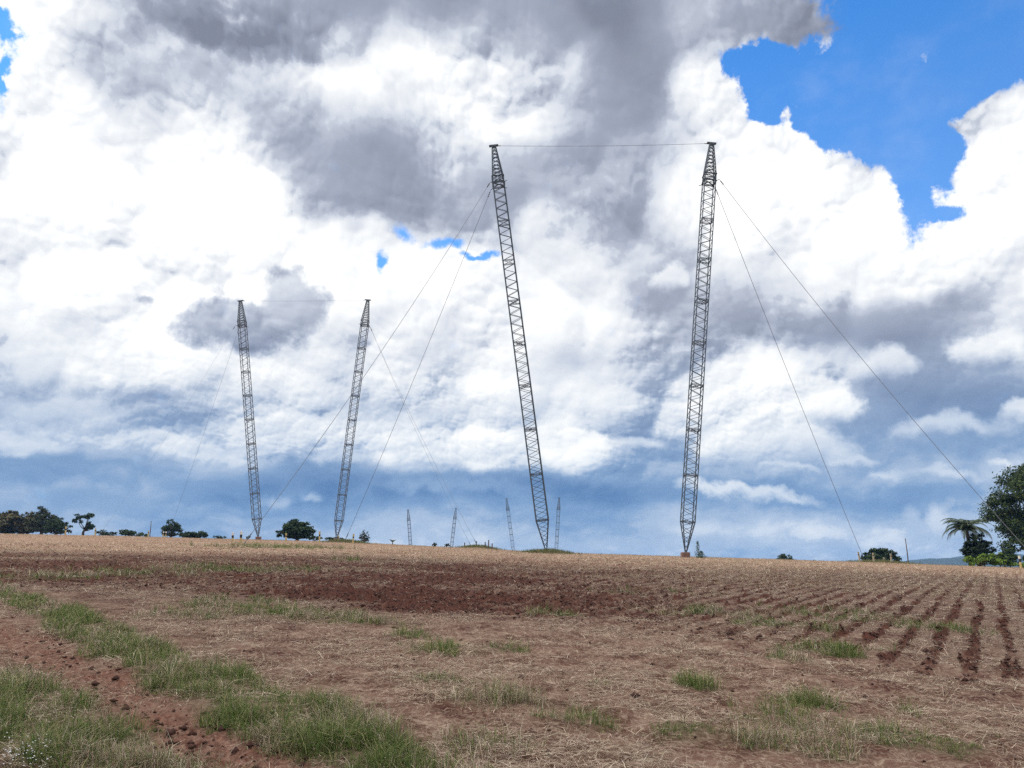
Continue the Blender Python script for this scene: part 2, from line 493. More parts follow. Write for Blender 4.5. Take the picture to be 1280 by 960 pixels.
# grass drifts in the stubble: photo place, half length and width in metres, density
DRIFTS = [(530, 852, .38, .22, .9), (585, 862, .3, .18, .5), (640, 876, .55, .22, .9), (745, 857, .14, .14, .7), (865, 858, .25, .16, .7), (1020, 884, .3, .2, .9), (850, 918, .4, .2, .9),
          (930, 925, .5, .2, .6), (1120, 925, .45, .28, 1.0), (1190, 938, .3, .2, .9), (960, 908, .4, .2, .5), (1010, 935, .5, .2, .5), (980, 905, .6, .3, .4),
          (905, 768, 1.3, .5, .9), (965, 782, .7, .4, 1.0), (1020, 786, .6, .4, .9), (1035, 815, .75, .35, 1.0), (990, 826, .4, .2, .6), (1170, 785, .8, .6, .35),
          (410, 773, .9, .4, .9), (460, 778, .7, .35, .7), (290, 755, 1.4, .7, .55), (330, 768, 1.2, .6, .45), (150, 718, 2.4, 1.2, .6), (75, 722, 1.8, .9, .5), (230, 770, 1.0, .5, .4),
          (710, 770, .5, .3, .7), (680, 766, .5, .3, .4), (560, 812, .7, .3, .4), (615, 815, .5, .22, .6), (520, 795, .5, .3, .3), (790, 760, .5, .3, .3), (820, 740, 2, 1, .15),
          (1230, 915, .4, .3, .3), (700, 905, .5, .3, .25), (600, 930, .5, .3, .2), (780, 940, .4, .2, .2), (1140, 890, .3, .2, .3), (345, 684, 5.5, 2.6, .8), (430, 700, 1.0, .6, .5), (300, 712, 3, 1.5, .3), (1050, 770, 1.5, 1, .25)]
DRIFT_W = [(ground_hit(a, b)[0], ground_hit(a, b)[1], l, w, d) for a, b, l, w, d in DRIFTS]

def masks(x, y):
    """plough, grass, track and far-straw masks at ground points"""
    n1 = fbm(x * .55, y * .55, 4, 3)
    n2 = fbm(x * 1.8, y * 1.8, 4, 11)
    r = np.hypot(x, y)
    v = rowv(x, y)
    # ploughed ground lies beyond the headland edge
    hx = np.interp(np.arctan2(x, y), np.arctan2(HEAD[:, 0], HEAD[:, 1]), np.hypot(HEAD[:, 0], HEAD[:, 1]))
    d = r - hx
    jag = (n1 - .5) * 3.0 + (n2 - .5) * 1.6
    plough = sstep(-.5, 1.2, d + jag)
    # furrows fade into pale rows farther off and to the right
    ang = np.arctan2(x, y)
    zone = sstep(34, 13, d - (n1 - .5) * 22) * 1.0
    zone = np.maximum(zone, .40)
    side = sstep(-.02, .30, ang + (n1 - .5) * .16)
    wob = (fbm(x * .2, y * .2, 2, 21) - .5) * .5 + (n2 - .5) * .22
    row = .5 + .5 * np.cos((v + wob * .55) / ROW_P * 2 * np.pi)
    rows = sstep(.61, .88, row + .07 * sstep(7, 0, d) + (n2 - .5) * .85 + (n1 - .5) * .40)
    patch = fbm(x * .32 + 5, y * .32, 4, 41)
    dark_c = np.clip(zone * (.36 + .85 * sstep(.32, .60, patch + (row - .5) * .25 + (n2 - .5) * .25)), 0, 1)
    dark_r = rows * (.45 + .55 * zone)
    loose = sstep(-2.0, 4.5, d + jag * 1.5)
    plough = plough * (1 - side) + plough * loose * side
    furrow = plough * (dark_c * (1 - side) + dark_r * side)
    da, _ = seg_dist(x, y, GRASS_A)
    wa = .35 + .45 * (n1 - .35)
    grass = sstep(1.15, .55, da / wa + (n2 - .5) * .9)
    db, _ = seg_dist(x, y, GRASS_B)
    side_b = sstep(1.1, .45, db / .62 + (n2 - .5) * .9)
    corner = sstep(-2.0, -2.6, x - .1 * (y - 7) + (n2 - .5) * .8) * sstep(8.3, 7.2, y + .55 * (x + 4.5) * -1 + (n2 - .5) * 1.2)
    grass = np.maximum(grass, np.maximum(side_b, 0 * corner))
    for gx, gy, l, w, den in DRIFT_W:
        m = (np.abs(x - gx) < 3 * l + 1) & (np.abs(y - gy) < 3 * l + 1)
        if not np.any(m):
            continue
        q = np.sqrt(((x - gx) / l) ** 2 + ((y - gy) / (w * 1.6)) ** 2) + (n2 - .5) * 1.1
        grass = np.maximum(grass, den * sstep(1.15, .35, q))
    dt, _ = seg_dist(x, y, TRACK)
    track = sstep(.95, .25, dt / .62 + (n2 - .5) * 1.0)
    far = sstep(34, 60, r + (n1 - .5) * 18 - 22 * ang)
    return furrow, grass, track, far, plough * row

def relief(x, y, fine=True):
    furrow, grass, track, far, rw = masks(x, y)
    r = np.hypot(x, y)
    h = -0.042 * furrow - 0.045 * track + .02 * grass
    if fine:
        k = np.clip(1.3 - r / 60, .25, 1)
        h = h + (fbm(x * 2.2, y * 2.2, 3, 60) - .5) * .09 * k
        h = h + (fbm(x * 11, y * 11, 4, 61, .6) - .5) * .042 * k * (1 + 1.9 * furrow + 1.2 * track)
        h = h + (np.maximum(fbm(x * 8, y * 8, 3, 62) - .54, 0)) * .34 * k * (.15 + furrow)
    return h, furrow, grass, track, far

def surf_z(x, y):
    return gz(x, y) + relief(x, y)[0]
# ------------------------------------------------------------------ materials
def mat(name):
    m = bpy.data.materials.new(name)
    m.use_nodes = True
    t = m.node_tree
    p = t.nodes.get('Principled BSDF')
    return m, NT(t), p

def simple(name, col, rough=.8, metal=0.0, var=0.0, scale=3.0, spec=.3):
    m, n, p = mat(name)
    p.inputs['Roughness'].default_value = rough
    p.inputs['Metallic'].default_value = metal
    p.inputs['Specular IOR Level'].default_value = spec
    if var:
        tc = n.new('ShaderNodeTexCoord').outputs['Object']
        f = n.noise(tc, scale, 5, .6)
        a = tuple(c * (1 - var) for c in col)
        b = tuple(min(1, c * (1 + var)) for c in col)
        n.put(p.inputs['Base Color'], n.mix(f, n.rgb(*a), n.rgb(*b)))
    else:
        p.inputs['Base Color'].default_value = (*col, 1)
    return m

def soil_material():
    m, n, p = mat('soil')
    geo = n.new('ShaderNodeNewGeometry')
    pos = geo.outputs['Position']
    def attr(a):
        q = n.new('ShaderNodeAttribute', attribute_name=a)
        return q.outputs['Fac']
    fur, gra, tra, far = attr('furrow'), attr('grass'), attr('track'), attr('far')
    big = n.noise(pos, .35, 5, .6)
    mid = n.noise(pos, 2.3, 6, .62)
    fine = n.noise(pos, 14, 6, .65)
    grit = n.noise(pos, 60, 4, .7)
    # straw litter: stretched flecks in two directions
    wv = n.v('ADD', pos, n.v('MULTIPLY', n.noise(pos, 3.0, 2, .5, out=1), (.35, .35, 0)))
    f1 = n.noise(n.v('MULTIPLY', wv, (9, 46, 1)), 1.0, 3, .6)
    f2 = n.noise(n.v('MULTIPLY', wv, (44, 10, 1)), 1.0, 3, .6)
    fleck = n.m('MAXIMUM', f1, f2)
    soil = n.mix(n.step(mid, .3, .7), n.rgb(*SOIL_DARK), n.rgb(*SOIL))
    soil = n.mix(n.step(grit, .45, .75), soil, n.rgb(*SOIL_DRY))
    trk = n.mix(n.step(fine, .35, .65), n.rgb(*TRACK_A), n.rgb(*TRACK_B))
    straw = n.mix(n.step(fine, .3, .7), n.rgb(*STRAW_A), n.rgb(*STRAW_B))
    straw = n.mix(n.step(big, .35, .65), straw, n.rgb(*STRAW_C))
    cover = n.m('ADD', n.m('MULTIPLY', n.step(fleck, .50, .66), .62), n.m('MULTIPLY', n.step(mid, .33, .68), .42))
    cover = n.m('MULTIPLY', cover, n.m('SUBTRACT', 1.0, n.m('MULTIPLY', fur, .92)), clamp=True)
    cover = n.m('MULTIPLY', cover, n.m('SUBTRACT', 1.0, n.m('MULTIPLY', tra, .45)), clamp=True)
    bare = n.mix(tra, soil, trk)
    col = n.mix(cover, bare, straw)
    # far off the standing stubble covers nearly everything
    fs = n.mix(n.step(n.noise(n.v('MULTIPLY', pos, (.25, .9, 1)), .8, 5, .6), .32, .62), n.rgb(*FAR_A), n.rgb(*FAR_B))
    band = n.noise(n.v('MULTIPLY', pos, (.045, .30, 1)), 1.0, 4, .6)
    fs = n.mix(n.m('MULTIPLY', n.step(band, .50, .62), .55), fs, n.rgb(.20, .095, .062))
    col = n.mix(n.m('MULTIPLY', far, n.m('SUBTRACT', .9, n.m('MULTIPLY', fur, .65))), col, fs)
    turf = n.mix(n.step(fine, .35, .65), n.rgb(.06, .058, .028), n.rgb(.17, .135, .085))
    col = n.mix(n.m('MULTIPLY', gra, .6), col, turf)
    n.put(p.inputs['Base Color'], col)
    p.inputs['Roughness'].default_value = .95
    p.inputs['Specular IOR Level'].default_value = .1
    b = n.new('ShaderNodeBump')
    b.inputs['Strength'].default_value = .9
    b.inputs['Distance'].default_value = .03
    n.put(b.inputs['Height'], n.m('ADD', fine, n.m('MULTIPLY', fleck, .6)))
    n.put(p.inputs['Normal'], b.outputs[0])
    return m

SOIL_DARK = (.042, .014, .010)
SOIL = (.084, .029, .019)
SOIL_DRY = (.140, .060, .043)
TRACK_A = (.080, .031, .021)
TRACK_B = (.175, .078, .054)
STRAW_A = (.180, .118, .085)
STRAW_B = (.385, .295, .222)
STRAW_C = (.250, .178, .132)
FAR_A = (.215, .126, .088)
FAR_B = (.325, .228, .162)

def build_ground():
    # polar sheet: fine near the camera, reaching past the horizon
    az = np.concatenate([np.linspace(-math.pi, -R(42), 60)[:-1], np.linspace(-R(42), R(42), 760), np.linspace(R(42), math.pi, 60)[1:-1]])
    rr = np.concatenate([np.geomspace(.6, 4.2, 14)[:-1], np.geomspace(4.2, 60, 620)[:-1], np.geomspace(60, 180, 110)[:-1], np.geomspace(180, 2700, 40)])
    A, RR = np.meshgrid(az, rr)
    X, Y = RR * np.sin(A), RR * np.cos(A)
    h, fu, gr, tr, fa = relief(X, Y)
    fadeout = sstep(220, 120, RR)
    Z = gz(X, Y) + h * fadeout
    na, nr = len(az), len(rr)
    V = np.stack([X, Y, Z], -1).reshape(-1, 3)
    idx = np.arange(na * nr).reshape(nr, na)
    a = idx[:-1, :]
    b = np.roll(idx, -1, axis=1)[:-1, :]
    c = np.roll(idx, -1, axis=1)[1:, :]
    d = idx[1:, :]
    faces = np.stack([a, d, c, b], -1).reshape(-1, 4)
    # hub
    hub = len(V)
    V = np.vstack([V, [[0, 0, g0(0, 0.01)]]])
    ring = idx[0]
    tri = np.stack([np.full(na, hub), ring, np.roll(ring, -1)], -1)
    flat = np.concatenate([faces.ravel(), tri.ravel()])
    sizes = np.concatenate([np.full(len(faces), 4), np.full(len(tri), 3)])
    ext = lambda q: ('FLOAT', np.append(q.ravel(), 0))
    me = np_mesh('field', V, flat, sizes, soil_material(), True,
                 {'furrow': ext(fu), 'grass': ext(gr), 'track': ext(tr), 'far': ext(fa)})
    o = link('ground', me)
    tag(o, kind='structure')
    return o

# ------------------------------------------------------------------ blades: straw, grass
def blade_material(name, trans=.25):
    m, n, p = mat(name)
    c = n.new('ShaderNodeAttribute', attribute_name='tint').outputs['Color']
    n.put(p.inputs['Base Color'], c)
    p.inputs['Roughness'].default_value = .75
    p.inputs['Specular IOR Level'].default_value = .15
    if trans:
        tr = n.new('ShaderNodeBsdfTranslucent')
        n.put(tr.inputs['Color'], c)
        mx = n.new('ShaderNodeMixShader')
        mx.inputs[0].default_value = trans
        n.t.links.new(p.outputs[0], mx.inputs[1])
        n.t.links.new(tr.outputs[0], mx.inputs[2])
        out = n.t.nodes.get('Material Output')
        n.t.links.new(mx.outputs[0], out.inputs[0])
    return m

def blades(name, x, y, z, length, width, tilt, rng, tint, material, bend=.5, head=None):
    """curved tapering strips (three cross sections): tilt 0 lies flat, 1 stands up"""
    n = len(x)
    head = rng.uniform(0, 2 * np.pi, n) if head is None else head
    dx, dy = np.sin(head), np.cos(head)
    sx, sy = np.cos(head), -np.sin(head)
    ang = tilt * np.pi / 2
    P0 = np.stack([x, y, z], -1)
    dir1 = np.stack([dx * np.cos(ang), dy * np.cos(ang), np.sin(ang)], -1)
    ang2 = ang - bend * rng.uniform(.4, 1.3, n)
    dir2 = np.stack([dx * np.cos(ang2), dy * np.cos(ang2), np.sin(ang2)], -1)
    P1 = P0 + dir1 * (length * .5)[:, None]
    P2 = P1 + dir2 * (length * .5)[:, None]
    # never dips below the soil
    P2[:, 2] = np.maximum(P2[:, 2], z + .006)
    roll = rng.uniform(-.6, .6, n)
    S = np.stack([sx * np.cos(roll), sy * np.cos(roll), np.sin(roll)], -1)
    w = (width * .5)[:, None]
    V = np.stack([P0 - S * w, P0 + S * w, P1 - S * w * .85, P1 + S * w * .85, P2 - S * w * .18, P2 + S * w * .18], 1).reshape(-1, 3)
    b = np.arange(n)[:, None] * 6
    F = np.concatenate([b + np.array([[0, 1, 3, 2]]), b + np.array([[2, 3, 5, 4]])], 1).reshape(-1, 4)
    T = np.repeat(np.concatenate([tint, np.ones((n, 1))], 1), 6, axis=0)
    return np_mesh(name, V, F.ravel(), np.full(len(F), 4), material, False, {'tint': ('FLOAT_COLOR', T)})

def tints(rng, n, cols, w=None, jit=.22):
    cols = np.array(cols)
    k = rng.choice(len(cols), n, p=w)
    return np.clip(cols[k] * rng.uniform(1 - jit, 1 + jit, (n, 1)) * rng.uniform(.94, 1.06, (n, 3)), 0, 1)

def scatter(rng, n, r0, r1, half=R(39), power=1.0):
    """ground points, even in the picture's depth rather than in area when power is small"""
    u = rng.uniform(0, 1, n)
    if power == 0:
        r = r0 * (r1 / r0) ** u
    else:
        r = (r0 ** power + u * (r1 ** power - r0 ** power)) ** (1 / power)
    a = rng.uniform(-half, half, n)
    return r * np.sin(a), r * np.cos(a)

STRAWS = [(.44, .345, .26), (.33, .245, .185), (.60, .50, .38), (.21, .14, .10), (.37, .285, .215)]
GREENS = [(.090, .138, .034), (.130, .178, .050), (.058, .095, .026), (.21, .23, .085), (.38, .33, .17)]

def build_litter():
    rng = np.random.default_rng(5)
    sm = blade_material('dry_straw', .15)
    N = 620000
    x, y = scatter(rng, N, 4.6, 70, power=.25)
    fu, gr, tr, fa, rw = masks(x, y)
    clump = fbm(x * 1.3, y * 1.3, 4, 77)
    keep = rng.uniform(0, 1, N) < np.clip((1.0 - .80 * fu) * (1 - .66 * tr) * sstep(.32, .62, clump), 0, 1)
    x, y = x[keep], y[keep]
    r = np.hypot(x, y)
    n = len(x)
    z = surf_z(x, y) + .004
    wid = rng.uniform(.0016, .0042, n) * np.clip(r / 9, 1, 5)
    ln = rng.gamma(2.2, .042, n).clip(.03, .26) * np.clip(r / 16, 1, 1.8)
    tilt = rng.beta(1.0, 6, n) * .9
    me = blades('straw', x, y, z, ln, wid, tilt, rng, tints(rng, n, STRAWS), sm, .45)
    tag(link('straw_litter', me), 'pale dry straw litter strewn over the red soil', 'straw', kind='stuff')
    # clods in the turned furrows
    N = 260000
    x, y = scatter(rng, N, 5, 60, power=.3)
    mk = masks(x, y)
    k = rng.uniform(0, 1, N) < np.clip(mk[0] * .8 + mk[2] * .08 + .004, 0, 1)
    x, y = x[k], y[k]
    n = len(x)
    z = surf_z(x, y)
    s = rng.gamma(1.5, .009, n).clip(0, .06) + .007
    base = np.array([(1, 0, 0), (-.6, .8, 0), (-.5, -.85, 0), (.1, .1, .8), (-.2, -.1, -.5)])
    ang = rng.uniform(0, 6.28, n)
    J = base[None] * rng.uniform(.6, 1.3, (n, 5, 3))
    ca, sa = np.cos(ang)[:, None], np.sin(ang)[:, None]
    V = np.stack([J[..., 0] * ca - J[..., 1] * sa, J[..., 0] * sa + J[..., 1] * ca, J[..., 2] * .75], -1) * s[:, None, None]
    V += np.stack([x, y, z + s * .2], -1)[:, None]
    tri = np.array([(0, 1, 3), (1, 2, 3), (2, 0, 3), (1, 0, 4), (2, 1, 4), (0, 2, 4)])
    Fc = (np.arange(n)[:, None, None] * 5 + tri[None]).reshape(-1, 3)
    cm = simple('clod_soil', (.055, .022, .016), .95, var=.5, scale=6)
    me = np_mesh('clods', V.reshape(-1, 3), Fc.ravel(), np.full(len(Fc), 3), cm)
    tag(link('soil_clods', me), 'crumbly dark red soil clods turned up in the ploughed furrows', 'soil', kind='stuff')

def build_grass():
    rng = np.random.default_rng(9)
    gm = blade_material('grass_blades', .35)
    # tufts: blades springing from one root, leaning outwards
    N = 300000
    x, y = scatter(rng, N, 4.3, 75, power=.2)
    fu, gr, tr, fa, rw = masks(x, y)
    cl = fbm(x * 2.0, y * 2.0, 3, 91)
    k = rng.uniform(0, 1, N) < np.clip(gr * np.maximum(sstep(.34, .60, cl), .40 * (gr > .62)) * .85, 0, 1)
    x, y, cl = x[k], y[k], cl[k]
    big = rng.gamma(2.2, .5, len(x)) * (.45 + 1.0 * sstep(.38, .70, cl))
    dry = np.clip(.02 + sstep(.44, .64, fbm(x * .9, y * .9, 3, 97)) * .75 + rng.normal(0, .22, len(x)), 0, 1)
    per = rng.integers(5, 15, len(x))
    I = np.repeat(np.arange(len(x)), per)
    n = len(I)
    a = rng.uniform(0, 2 * np.pi, n)
    q = rng.uniform(0, 1, n) ** .6 * .035 * np.clip(big[I], .5, 2)
    r = np.hypot(x, y)[I]
    q = q * np.clip(r / 10, 1, 4)
    bx, by = x[I] + np.sin(a) * q, y[I] + np.cos(a) * q
    z = surf_z(bx, by) - .006
    ln = rng.uniform(.04, .125, n) * np.clip(big[I], .35, 2.2) * np.clip(r / 18, 1, 2.0)
    wid = rng.uniform(.0022, .0058, n) * np.clip(r / 8, 1, 6)
    tilt = np.clip(rng.normal(.74, .16, n), .25, 1.0)
    t = tints(rng, n, GREENS, [.3, .22, .16, .18, .14])
    td = tints(rng, n, STRAWS)
    isd = (rng.uniform(0, 1, n) < dry[I] * .85)[:, None]
    t = np.where(isd, td, t)
    me = blades('grass', bx, by, z, ln, wid, tilt, rng, t, gm, .85, head=a + rng.normal(0, .5, n))
    tag(link('grass', me), 'rough green and straw coloured grass along the field track', 'grass', kind='stuff')
    # stubble and weeds that roughen the crest of the field
    N = 90000
    x, y = scatter(rng, N, 26, 150, power=.6)
    fu = masks(x, y)[0]
    k = rng.uniform(0, 1, N) < (1 - .85 * fu)
    x, y = x[k], y[k]
    n = len(x)
    r = np.hypot(x, y)
    z = surf_z(x, y) - .01
    me = blades('stubble', x, y, z, rng.uniform(.05, .16, n), rng.uniform(.012, .03, n) * np.clip(r / 60, 1, 2), rng.uniform(.3, 1, n), rng,
                tints(rng, n, [(.36, .26, .17), (.28, .20, .13), (.42, .32, .20), (.20, .18, .09)]), gm, .4)
    tag(link('stubble', me), 'short standing straw stubble over the far crest of the field', 'stubble', kind='stuff')
    # thicker growth on the three mounds
    N = 9000
    V = []
    xs, ys = [], []
    for mx, my, mr, mh in MOUNDS:
        q = rng.normal(0, .55, (N // 3, 2)) * mr
        xs.append(mx + q[:, 0]); ys.append(my + q[:, 1])
    if xs:
        x, y = np.concatenate(xs), np.concatenate(ys)
        n = len(x)
        z = surf_z(x, y) - .02
        me = blades('mound_grass', x, y, z, rng.uniform(.12, .42, n), rng.uniform(.02, .04, n), rng.uniform(.4, 1, n), rng,
                    tints(rng, n, [(.13, .14, .06), (.10, .12, .045), (.24, .21, .11), (.07, .09, .03)]), gm, .7)
        tag(link('mound_grass', me), 'tall weedy grass round the mast foot and the wire anchors', 'grass', kind='stuff')
    # little white flowers in the near left corner
    fl = []
    pts = [(rng.uniform(0, 62), rng.uniform(926, 958)) for _ in range(130)]
    m1 = simple('white_petals', (.75, .75, .72), .7)
    Vv, Ff = [], []
    for i, (a, b) in enumerate(pts):
        g = ground_hit(a, b + rng.uniform(12, 30))
        h = rng.uniform(.06, .17)
        c = np.array([g.x, g.y, g.z + h])
        s = rng.uniform(.0035, .007)
        k = len(Vv)
        for q in range(6):
            an = q * math.pi / 3
            Vv.append(c + s * np.array([math.cos(an), math.sin(an), .15]))
        Vv.append(c + np.array([0, 0, s * .6])); Vv.append(c - np.array([0, 0, s * .6]))
        for q in range(6):
            Ff.append((k + q, k + (q + 1) % 6, k + 6)); Ff.append((k + (q + 1) % 6, k + q, k + 7))
    me = np_mesh('wild_flowers', Vv, np.array(Ff).ravel(), np.full(len(Ff), 3), m1)
    tag(link('wild_flowers', me), 'tiny white wild flowers in the grass at the near corner', 'flowers', kind='stuff')
# ------------------------------------------------------------------ solid-bar mesh builder
class MB:
    def __init__(self):
        self.v, self.f = [], []
    def bar(self, a, b, r, n=4, r2=None, cap=True):
        a, b = Vector(a), Vector(b)
        d = b - a
        if d.length < 1e-6:
            return
        d.normalize()
        u = d.orthogonal().normalized() if abs(d.z) > .98 else d.cross(Vector((0, 0, 1))).normalized()
        w = d.cross(u)
        r2 = r if r2 is None else r2
        k = len(self.v)
        for p, q in ((a, r), (b, r2)):
            for i in range(n):
                t = 2 * math.pi * (i + .5) / n
                self.v.append(p + (u * math.cos(t) + w * math.sin(t)) * q)
        for i in range(n):
            j = (i + 1) % n
            self.f.append((k + i, k + j, k + n + j, k + n + i))
        if cap:
            self.f.append(tuple(k + i for i in reversed(range(n))))
            self.f.append(tuple(k + n + i for i in range(n)))
    def tube(self, pts, radii, n=8):
        pts = [Vector(p) for p in pts]
        k = len(self.v)
        m = len(pts)
        for i, p in enumerate(pts):
            d = (pts[min(i + 1, m - 1)] - pts[max(i - 1, 0)]).normalized()
            u = d.cross(Vector((.31, .95, .05))).normalized()
            w = d.cross(u)
            for j in range(n):
                t = 2 * math.pi * j / n
                self.v.append(p + (u * math.cos(t) + w * math.sin(t)) * radii[i])
        for i in range(m - 1):
            for j in range(n):
                q = (j + 1) % n
                self.f.append((k + i * n + j, k + i * n + q, k + (i + 1) * n + q, k + (i + 1) * n + j))
        self.f.append(tuple(k + j for j in reversed(range(n))))
        self.f.append(tuple(k + (m - 1) * n + j for j in range(n)))
    def box(self, c, sx, sy, sz, bev=0.0, M=None):
        k = len(self.v)
        hx, hy, hz = sx / 2, sy / 2, sz / 2
        if bev <= 0:
            loops = [(-hz, hx, hy), (hz, hx, hy)]
        else:
            loops = [(-hz, hx - bev, hy - bev), (-hz + bev, hx, hy), (hz - bev, hx, hy), (hz, hx - bev, hy - bev)]
        for z, x, y in loops:
            for s, t in ((-1, -1), (1, -1), (1, 1), (-1, 1)):
                p = Vector((s * x, t * y, z))
                if M is not None:
                    p = M @ p
                self.v.append(Vector(c) + p)
        for i in range(len(loops) - 1):
            for j in range(4):
                q = (j + 1) % 4
                self.f.append((k + i * 4 + j, k + i * 4 + q, k + i * 4 + 4 + q, k + i * 4 + 4 + j))
        self.f.append((k + 3, k + 2, k + 1, k))
        t = k + 4 * (len(loops) - 1)
        self.f.append((t, t + 1, t + 2, t + 3))
    def build(self, name, m, parent=None, smooth=False):
        me = bpy.data.meshes.new(name)
        me.from_pydata([tuple(v) for v in self.v], [], self.f)
        if smooth:
            me.polygons.foreach_set('use_smooth', np.ones(len(me.polygons), dtype=bool))
        me.materials.append(m)
        return link(name, me, parent)

MATS = {}
def build_mats():
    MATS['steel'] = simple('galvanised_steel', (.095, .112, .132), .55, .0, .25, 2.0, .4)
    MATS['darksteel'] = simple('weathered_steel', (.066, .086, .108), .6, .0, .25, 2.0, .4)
    MATS['wire'] = simple('wire_steel', (.16, .17, .19), .5, .2)
    MATS['concrete'] = simple('red_stained_concrete', (.21, .125, .095), .9, 0, .3, 5)
    MATS['yellow'] = simple('yellow_paint', (.52, .40, .17), .6, 0, .18, 12)
    MATS['cream'] = simple('weathered_cream_paint', (.36, .31, .21), .8, 0, .3, 9)
    MATS['black'] = simple('black_paint', (.025, .025, .025), .6)
    MATS['white'] = simple('white_paint', (.75, .73, .67), .6, 0, .1, 12)
    MATS['wood'] = simple('weathered_wood', (.13, .10, .085), .9, 0, .3, 9)
    MATS['bark'] = simple('bark', (.10, .075, .055), .95, 0, .4, 5)
    MATS['ceramic'] = simple('insulator_ceramic', (.10, .085, .08), .35)

# ------------------------------------------------------------------ lattice mast
def make_mast(base, top, label, group, steel, thin=1.0, block=True):
    """square lattice mast standing on a pivot, tapering at foot and head; frame faces along x"""
    base, top = Vector(base), Vector(top)
    root = empty('lattice_mast', base)
    tag(root, label, 'mast', group)
    ax = (top - base)
    Lm = ax.length
    zz = ax.normalized()
    xx = Vector((1, 0, 0))
    xx = (xx - zz * xx.dot(zz)).normalized()
    yy = zz.cross(xx)
    z0 = .50 if block else .12
    W = 1.12
    prof = [(z0 + .10, .16), (z0 + 2.7, W), (Lm - 4.5, W), (Lm - 3.7, W * .98), (Lm - .12, .36)]
    def hw(s):
        return np.interp(s, [p[0] for p in prof], [p[1] for p in prof]) / 2
    def P(i, s, k=1.0):
        h = hw(s) * k
        a = ((-1, -1), (1, -1), (1, 1), (-1, 1))[i % 4]
        return xx * (a[0] * h) + yy * (a[1] * h) + zz * s
    rl, rb, rf = .052 * thin, .028 * thin, .034 * thin
    for i in range(4):
        m = MB()
        ss = [p[0] for p in prof]
        for a, b in zip(ss[:-1], ss[1:]):
            m.bar(P(i, a), P(i, b), rl, 6)
        m.build('leg', steel, root)
    # zigzag bracing, alternate faces start on opposite legs
    def lacing(s0, s1, pitch, r, cross=False):
        m = MB()
        n = max(2, int(round((s1 - s0) / pitch)))
        st = [s0 + (s1 - s0) * k / n for k in range(n + 1)]
        for f in range(4):
            for k in range(n):
                a, b = (f, f + 1) if (k + f) % 2 == 0 else (f + 1, f)
                m.bar(P(a, st[k]), P(b, st[k + 1]), r, 4, cap=False)
                if cross:
                    m.bar(P(b, st[k]), P(a, st[k + 1]), r * .8, 4, cap=False)
        return m
    lacing(z0 + .35, z0 + 2.7, .38, rb).build('foot_bracing', steel, root)
    lacing(z0 + 2.7, Lm - 4.5, .475, rb).build('shaft_bracing', steel, root)
    m = lacing(Lm - 4.4, Lm - .2, .42, rb * 1.15, True)
    for s in np.arange(Lm - 4.2, Lm - .3, .42):
        for f in range(4):
            m.bar(P(f, s), P(f + 1, s), rb, 4, cap=False)
    m.build('head_bracing', steel, root)
    # flanged joints between the sections
    for s in list(np.linspace(z0 + 2.7, Lm - 4.5, 9)):
        m = MB()
        for q in (-.05, .05):
            for f in range(4):
                m.bar(P(f, s + q), P(f + 1, s + q), rf, 4)
        m.bar(P(0, s), P(2, s), rb, 4)
        m.bar(P(1, s), P(3, s), rb, 4)
        m.build('joint_frame', steel, root)
    # ring of angle iron where the guys are made fast
    m = MB()
    for s in (Lm - 4.55, Lm - 3.75):
        for f in range(4):
            m.bar(P(f, s, 1.12), P(f + 1, s, 1.12), .045 * thin, 4)
    for i in range(4):
        m.bar(P(i, Lm - 4.55, 1.12), P(i + 1, Lm - 3.75, 1.12), .03 * thin, 4)
        m.bar(P(i, Lm - 4.55, 1.0), P(i, Lm - 4.55, 1.5), .035 * thin, 4)
    m.build('guy_collar', steel, root)
    m = MB()
    mx = Matrix((xx, yy, zz)).transposed()
    m.box(zz * (Lm - .06), .95, .34, .12, .02, mx)
    m.box(zz * (Lm - .20), .46, .46, .10, .02, mx)
    m.build('cap_plate', steel, root)
    # pivot on a concrete block
    m = MB()
    m.bar(zz * (z0 - .08), zz * (z0 + .14), .16, 10, .10)
    m.build('pivot_shoe', MATS['darksteel'], root)
    m = MB()
    m.box((0, 0, (z0 - .5) / 2 - .02), .72, .72, z0 + .46, .03)
    m.build('base_block', MATS['concrete'], root)
    def guy_pt(sx, sy):
        s = Lm - 4.55
        return base + xx * (sx * hw(s) * 1.5) + yy * (sy * hw(s) * 1.5) + zz * s
    return root, guy_pt, base + zz * (Lm - .06), xx

def sag_points(a, b, sag, n=28):
    a, b = Vector(a), Vector(b)
    return [a.lerp(b, k / n) - Vector((0, 0, 4 * sag * (k / n) * (1 - k / n))) for k in range(n + 1)]

def make_guy(a, b, label, group, r=.017, sag=.35):
    """guy wire from the mast collar down to its ground anchor"""
    a, b = Vector(a), Vector(b)
    root = empty('guy_wire', b)
    tag(root, label, 'guy wire', group)
    pts = [p - b for p in sag_points(a, b, sag)]
    m = MB(); m.tube(pts, [r] * len(pts), 6); m.build('cable', MATS['wire'], root)
    d = (pts[1] - pts[0]).normalized()
    m = MB()
    for k in range(3):
        c = pts[0] + d * (.25 + .2 * k)
        m.bar(c, c + d * .12, .07, 8, .045)
    m.build('insulator', MATS['ceramic'], root)
    d = (pts[-2] - pts[-1]).normalized()
    m = MB()
    m.bar(d * .5, d * 1.05, .045, 6); m.bar(d * .32, d * .5, .02, 6); m.bar(d * 1.05, d * 1.25, .02, 6)
    m.build('turnbuckle', MATS['darksteel'], root)
    m = MB()
    m.bar(Vector((0, 0, -.3)), d * .34, .03, 6)
    m.build('anchor_rod', MATS['darksteel'], root)
    return root

